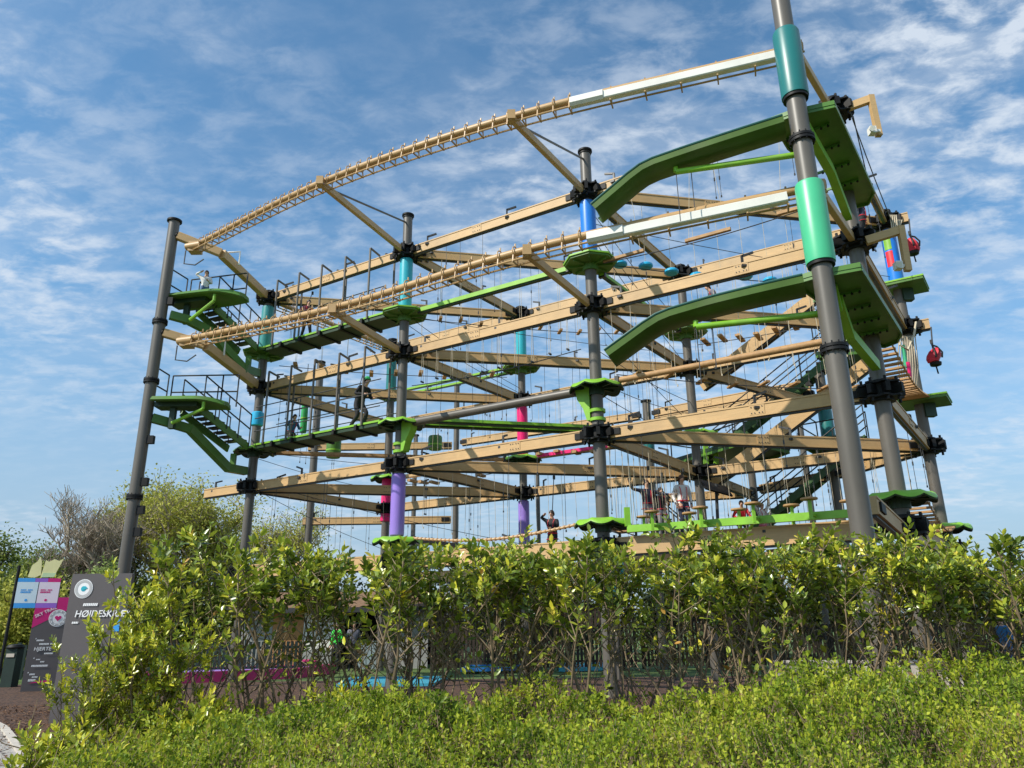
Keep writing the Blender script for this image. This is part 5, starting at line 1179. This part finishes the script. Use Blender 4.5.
random.seed(5)
for px, Y, ms, sc_, lab in ((92,8.0,FULL,.62,'low yellow leaved laurel at the left end of the hedge, before the dark sign'),(124,8.5,FULL,.92,'leftmost laurel bush, leafy down to the ground, overlapping the large dark sign'),(160,8.3,FULL,.74,'second laurel bush from the left, low and yellow leaved in front of the taller ones'),(212,8.2,LOW,.9,'small yellow leaved laurel beside the ground cover, left of the shed'),(76,6.4,LOW,.8,'lowest laurel shoot at the bottom left beside the path'),(122,6.2,LOW,.7,'small laurel shoot at the bottom left next to the ground cover'),(345,8.6,LOW,.9,'small laurel sprout in front of the two waiting people')):
    x = at(px,640,Y).x; t = thing('laurel_bush', lab, 'laurel', (x,Y,0), 'low laurels in front of the hedge'); t.rotation_euler[2] = px; t.scale = (sc_*.84,sc_*.84,sc_)
    for nm, me in zip(('stems','foliage'), ms): o = bpy.data.objects.new(nm, me); COL.objects.link(o); o.parent = t

# ------------------------------------------------------------------ low ground cover in front (uncountable)
def gh(x, y):
    base = .56+.10*np.clip((x+1)/6,0,1)+(y-4.4)/4.2*(.22+.22*np.clip((x-1)/3.5,0,1))
    l = .19*np.sin(x*2.1+np.sin(y*1.7)*1.3)*np.sin(y*2.3+.6*x)+.09*np.sin(x*5.3+1.2*y)*np.sin(y*4.9-.7*x)+.05*np.sin(x*11+y*7)*np.sin(y*9-x*3)
    return base+l
nS = 26000
Y = rng.uniform(3.4,8.75,nS); X = rng.uniform(-.72,.80,nS)*(Y+.9)
lim = -3.15-.24*(Y-4.4)+.25*np.sin(Y*3)
gap = np.sin(X*3.1+1.7*np.sin(Y*2.3))*np.sin(Y*3.7+X)+.5*np.sin(X*7.3)*np.sin(Y*6.1)
ok = (X > lim) & ~((gap < -.55) & (rng.random(nS) < .75)); X, Y = X[ok], Y[ok]
edge_f = np.clip((X-lim[ok])/.5, .25, 1); Z = gh(X,Y)*edge_f
lowm = rng.random(len(X)) < .30; Z = np.where(lowm, Z*rng.uniform(.45,.9,len(X)), Z)+rng.normal(size=len(X))*.03
tall = rng.random(len(X)) < .10; Z = np.where(tall, Z+rng.uniform(.03,.17,len(X)), Z)
sd_ = rnd_dir(len(X))*np.array([.75,.75,.35])+np.array([0,0,.75]); sd_ /= np.linalg.norm(sd_,axis=1,keepdims=True); Ls = rng.uniform(.12,.26,len(X))
nl = 12; T = np.stack([X,Y,Z],1); B0 = T-sd_*Ls[:,None]
f = np.tile(np.linspace(.12,1.0,nl)[None],(len(X),1)); ang = (np.arange(nl)*2.4)[None]+rng.uniform(0,6.28,(len(X),1))
ref = np.tile([0.,0.,1.],(len(X),1)); sx = np.cross(sd_, np.array([.3,.9,.1])); sx /= np.linalg.norm(sx,axis=1,keepdims=True); sy = np.cross(sd_, sx)
P = (B0[:,None]+sd_[:,None]*(Ls[:,None]*f)[...,None]).reshape(-1,3)
side = (sx[:,None]*np.cos(ang)[...,None]+sy[:,None]*np.sin(ang)[...,None]); D = (side*(1-.3*f)[...,None]+sd_[:,None]*(.45+.4*f)[...,None]).reshape(-1,3)
N = (np.repeat(sd_,nl,0)+rnd_dir(len(P))*.35); Ll = rng.uniform(.026,.05,len(P))*np.repeat(np.clip(Y/6,.8,1.25),nl); Ll = Ll*1.02; V, Fx = leaves(P, D, N, Ll, Ll*rng.uniform(.48,.62,len(P)), .3, False)
tn = .46+.20*np.sin(X*1.9+1.3*np.sin(Y*2.1))*np.sin(Y*2.7-X*.8)+.14*np.sin(X*6.1+Y*3.3)*np.sin(Y*5.7)+rng.normal(size=len(X))*.16+np.where(tall,.12,0)-np.where(lowm[:len(X)],.15,0)
tone_ = np.repeat(np.clip(np.repeat(tn,nl)+.12*(f.ravel()-.5),0,1),5)
# stems of the shoots
nb_ = len(T); q = np.stack([B0-sx*.003-np.array([0,0,.1]), B0+sx*.003-np.array([0,0,.1]), T+sx*.0015, T-sx*.0015],1).reshape(-1,3)
Fs = (np.arange(nb_)*4)[:,None,None]+np.array([(0,1,2),(0,2,3)])[None]; off = len(V); V = np.concatenate([V,q]); mi = np.concatenate([np.zeros(len(Fx),np.int32), np.ones(nb_*2,np.int32)]); Fx = np.concatenate([Fx, Fs.reshape(-1,3)+off])
o = np_mesh('ground_cover', V, Fx, [M['lowleaf'],M['stem']], mi=mi, tone=np.concatenate([tone_, np.zeros(len(V)-len(tone_))])); tag(o, 'dense low green leafy ground cover filling the foreground', 'ground cover'); o['kind'] = 'stuff'

# ------------------------------------------------------------------ sky, sun, camera
SUN_AZ = Vector((-.86,-.51,0)).normalized(); EL = R(42)
w = bpy.data.worlds.new('World'); sc.world = w; w.use_nodes = True; n = w.node_tree.nodes; l = w.node_tree.links; bg = n['Background']
sky = n.new('ShaderNodeTexSky'); sky.sky_type = 'NISHITA'; sky.sun_disc = False; sky.sun_elevation = EL; sky.sun_rotation = math.atan2(SUN_AZ.x, SUN_AZ.y); sky.air_density = 1.0; sky.dust_density = .6; sky.ozone_density = 2.0
tc = n.new('ShaderNodeTexCoord'); sp = n.new('ShaderNodeSeparateXYZ'); l.new(tc.outputs['Generated'], sp.inputs[0])
def mth(op, a, b=None, c=None):
    x = n.new('ShaderNodeMath'); x.operation = op
    for i, v in enumerate((a,b,c)):
        if v is None: continue
        if isinstance(v, (int,float)): x.inputs[i].default_value = v
        else: l.new(v, x.inputs[i])
    return x.outputs[0]
zc = mth('ADD', mth('MAXIMUM', sp.outputs['Z'], 0), .16); ux = mth('DIVIDE', sp.outputs['X'], zc); uy = mth('DIVIDE', sp.outputs['Y'], zc)
cb = n.new('ShaderNodeCombineXYZ'); l.new(ux, cb.inputs[0]); l.new(uy, cb.inputs[1])
def noise(scale, det, rough, st, rot, dist=0.0, loc=(0,0,0)):
    mp = n.new('ShaderNodeMapping'); mp.inputs['Scale'].default_value = st; mp.inputs['Rotation'].default_value = (0,0,rot); mp.inputs['Location'].default_value = loc; l.new(cb.outputs[0], mp.inputs['Vector'])
    x = n.new('ShaderNodeTexNoise'); x.inputs['Scale'].default_value = scale; x.inputs['Detail'].default_value = det; x.inputs['Roughness'].default_value = rough; x.inputs['Distortion'].default_value = dist; l.new(mp.outputs[0], x.inputs['Vector']); return x.outputs['Fac']
def ramp(v, a, b):
    x = n.new('ShaderNodeMapRange'); x.interpolation_type = 'SMOOTHSTEP'; x.inputs['From Min'].default_value = a; x.inputs['From Max'].default_value = b; l.new(v, x.inputs['Value']); return x.outputs[0]
big = ramp(noise(1.15,4,.55,(1,1,1),.3,.3,loc=(4.3,1.2,0)), .34, .62)
mott = ramp(noise(11,6,.60,(1.0,1.5,1),.55,.25), .38, .72)
streak = ramp(noise(3.4,8,.62,(.8,1.5,1),-.45,.5), .36, .66)
right = mth('MULTIPLY', ramp(sp.outputs['X'], .28, .52), ramp(sp.outputs['Z'], .30, .55))
cov = mth('ADD', mth('MULTIPLY', right, .95), mth('MULTIPLY', big, .72))
cov = mth('ADD', cov, mth('MULTIPLY', ramp(mth('ABSOLUTE', mth('SUBTRACT', sp.outputs['Z'], .42)), .34, .05), .42))
cl = mth('MULTIPLY', mth('ADD', mth('MULTIPLY', mott, .86), mth('MULTIPLY', streak, .34)), cov)
cl = mth('MINIMUM', mth('MULTIPLY', cl, .74), .86)
tint = n.new('ShaderNodeMix'); tint.data_type = 'RGBA'; tint.blend_type = 'MULTIPLY'; tint.inputs['Factor'].default_value = 1; l.new(sky.outputs['Color'], tint.inputs['A']); tint.inputs['B'].default_value = (.60,.87,.92,1)
hz = ramp(sp.outputs['Z'], .46, .0)
hm = n.new('ShaderNodeMix'); hm.data_type = 'RGBA'; l.new(mth('MULTIPLY', hz, .9), hm.inputs['Factor']); l.new(tint.outputs['Result'], hm.inputs['A']); hm.inputs['B'].default_value = (1.98,2.52,3.25,1)
mx = n.new('ShaderNodeMix'); mx.data_type = 'RGBA'; l.new(cl, mx.inputs['Factor']); l.new(hm.outputs['Result'], mx.inputs['A']); mx.inputs['B'].default_value = (3.7,4.1,4.6,1)
l.new(mx.outputs['Result'], bg.inputs['Color']); bg.inputs['Strength'].default_value = .15
sl = bpy.data.lights.new('Sun','SUN'); sl.energy = 3.8; sl.angle = R(.53); sl.color = (1,.94,.84); so = bpy.data.objects.new('Sun', sl); COL.objects.link(so)
sd3 = Vector((SUN_AZ.x*math.cos(EL), SUN_AZ.y*math.cos(EL), math.sin(EL))); so.rotation_euler = (-sd3).to_track_quat('-Z','Y').to_euler(); so.location = sd3*60
cam = bpy.data.cameras.new('Camera'); co = bpy.data.objects.new('Camera', cam); COL.objects.link(co); sc.camera = co
cam.sensor_width = 36; cam.lens = 36*F_/1024; cam.clip_end = 3000; co.location = (0,0,EYE)
co.matrix_world = Matrix.Translation((0,0,EYE)) @ Matrix.Rotation(math.pi/2+PIT, 4, 'X') @ Matrix.Rotation(ROLL, 4, 'Z')
sc.view_settings.view_transform = 'Standard'; sc.view_settings.look = 'None'; sc.view_settings.exposure = .42; sc.view_settings.gamma = 1
sc.render.engine = 'CYCLES'; sc.render.resolution_x = 1024; sc.render.resolution_y = 768
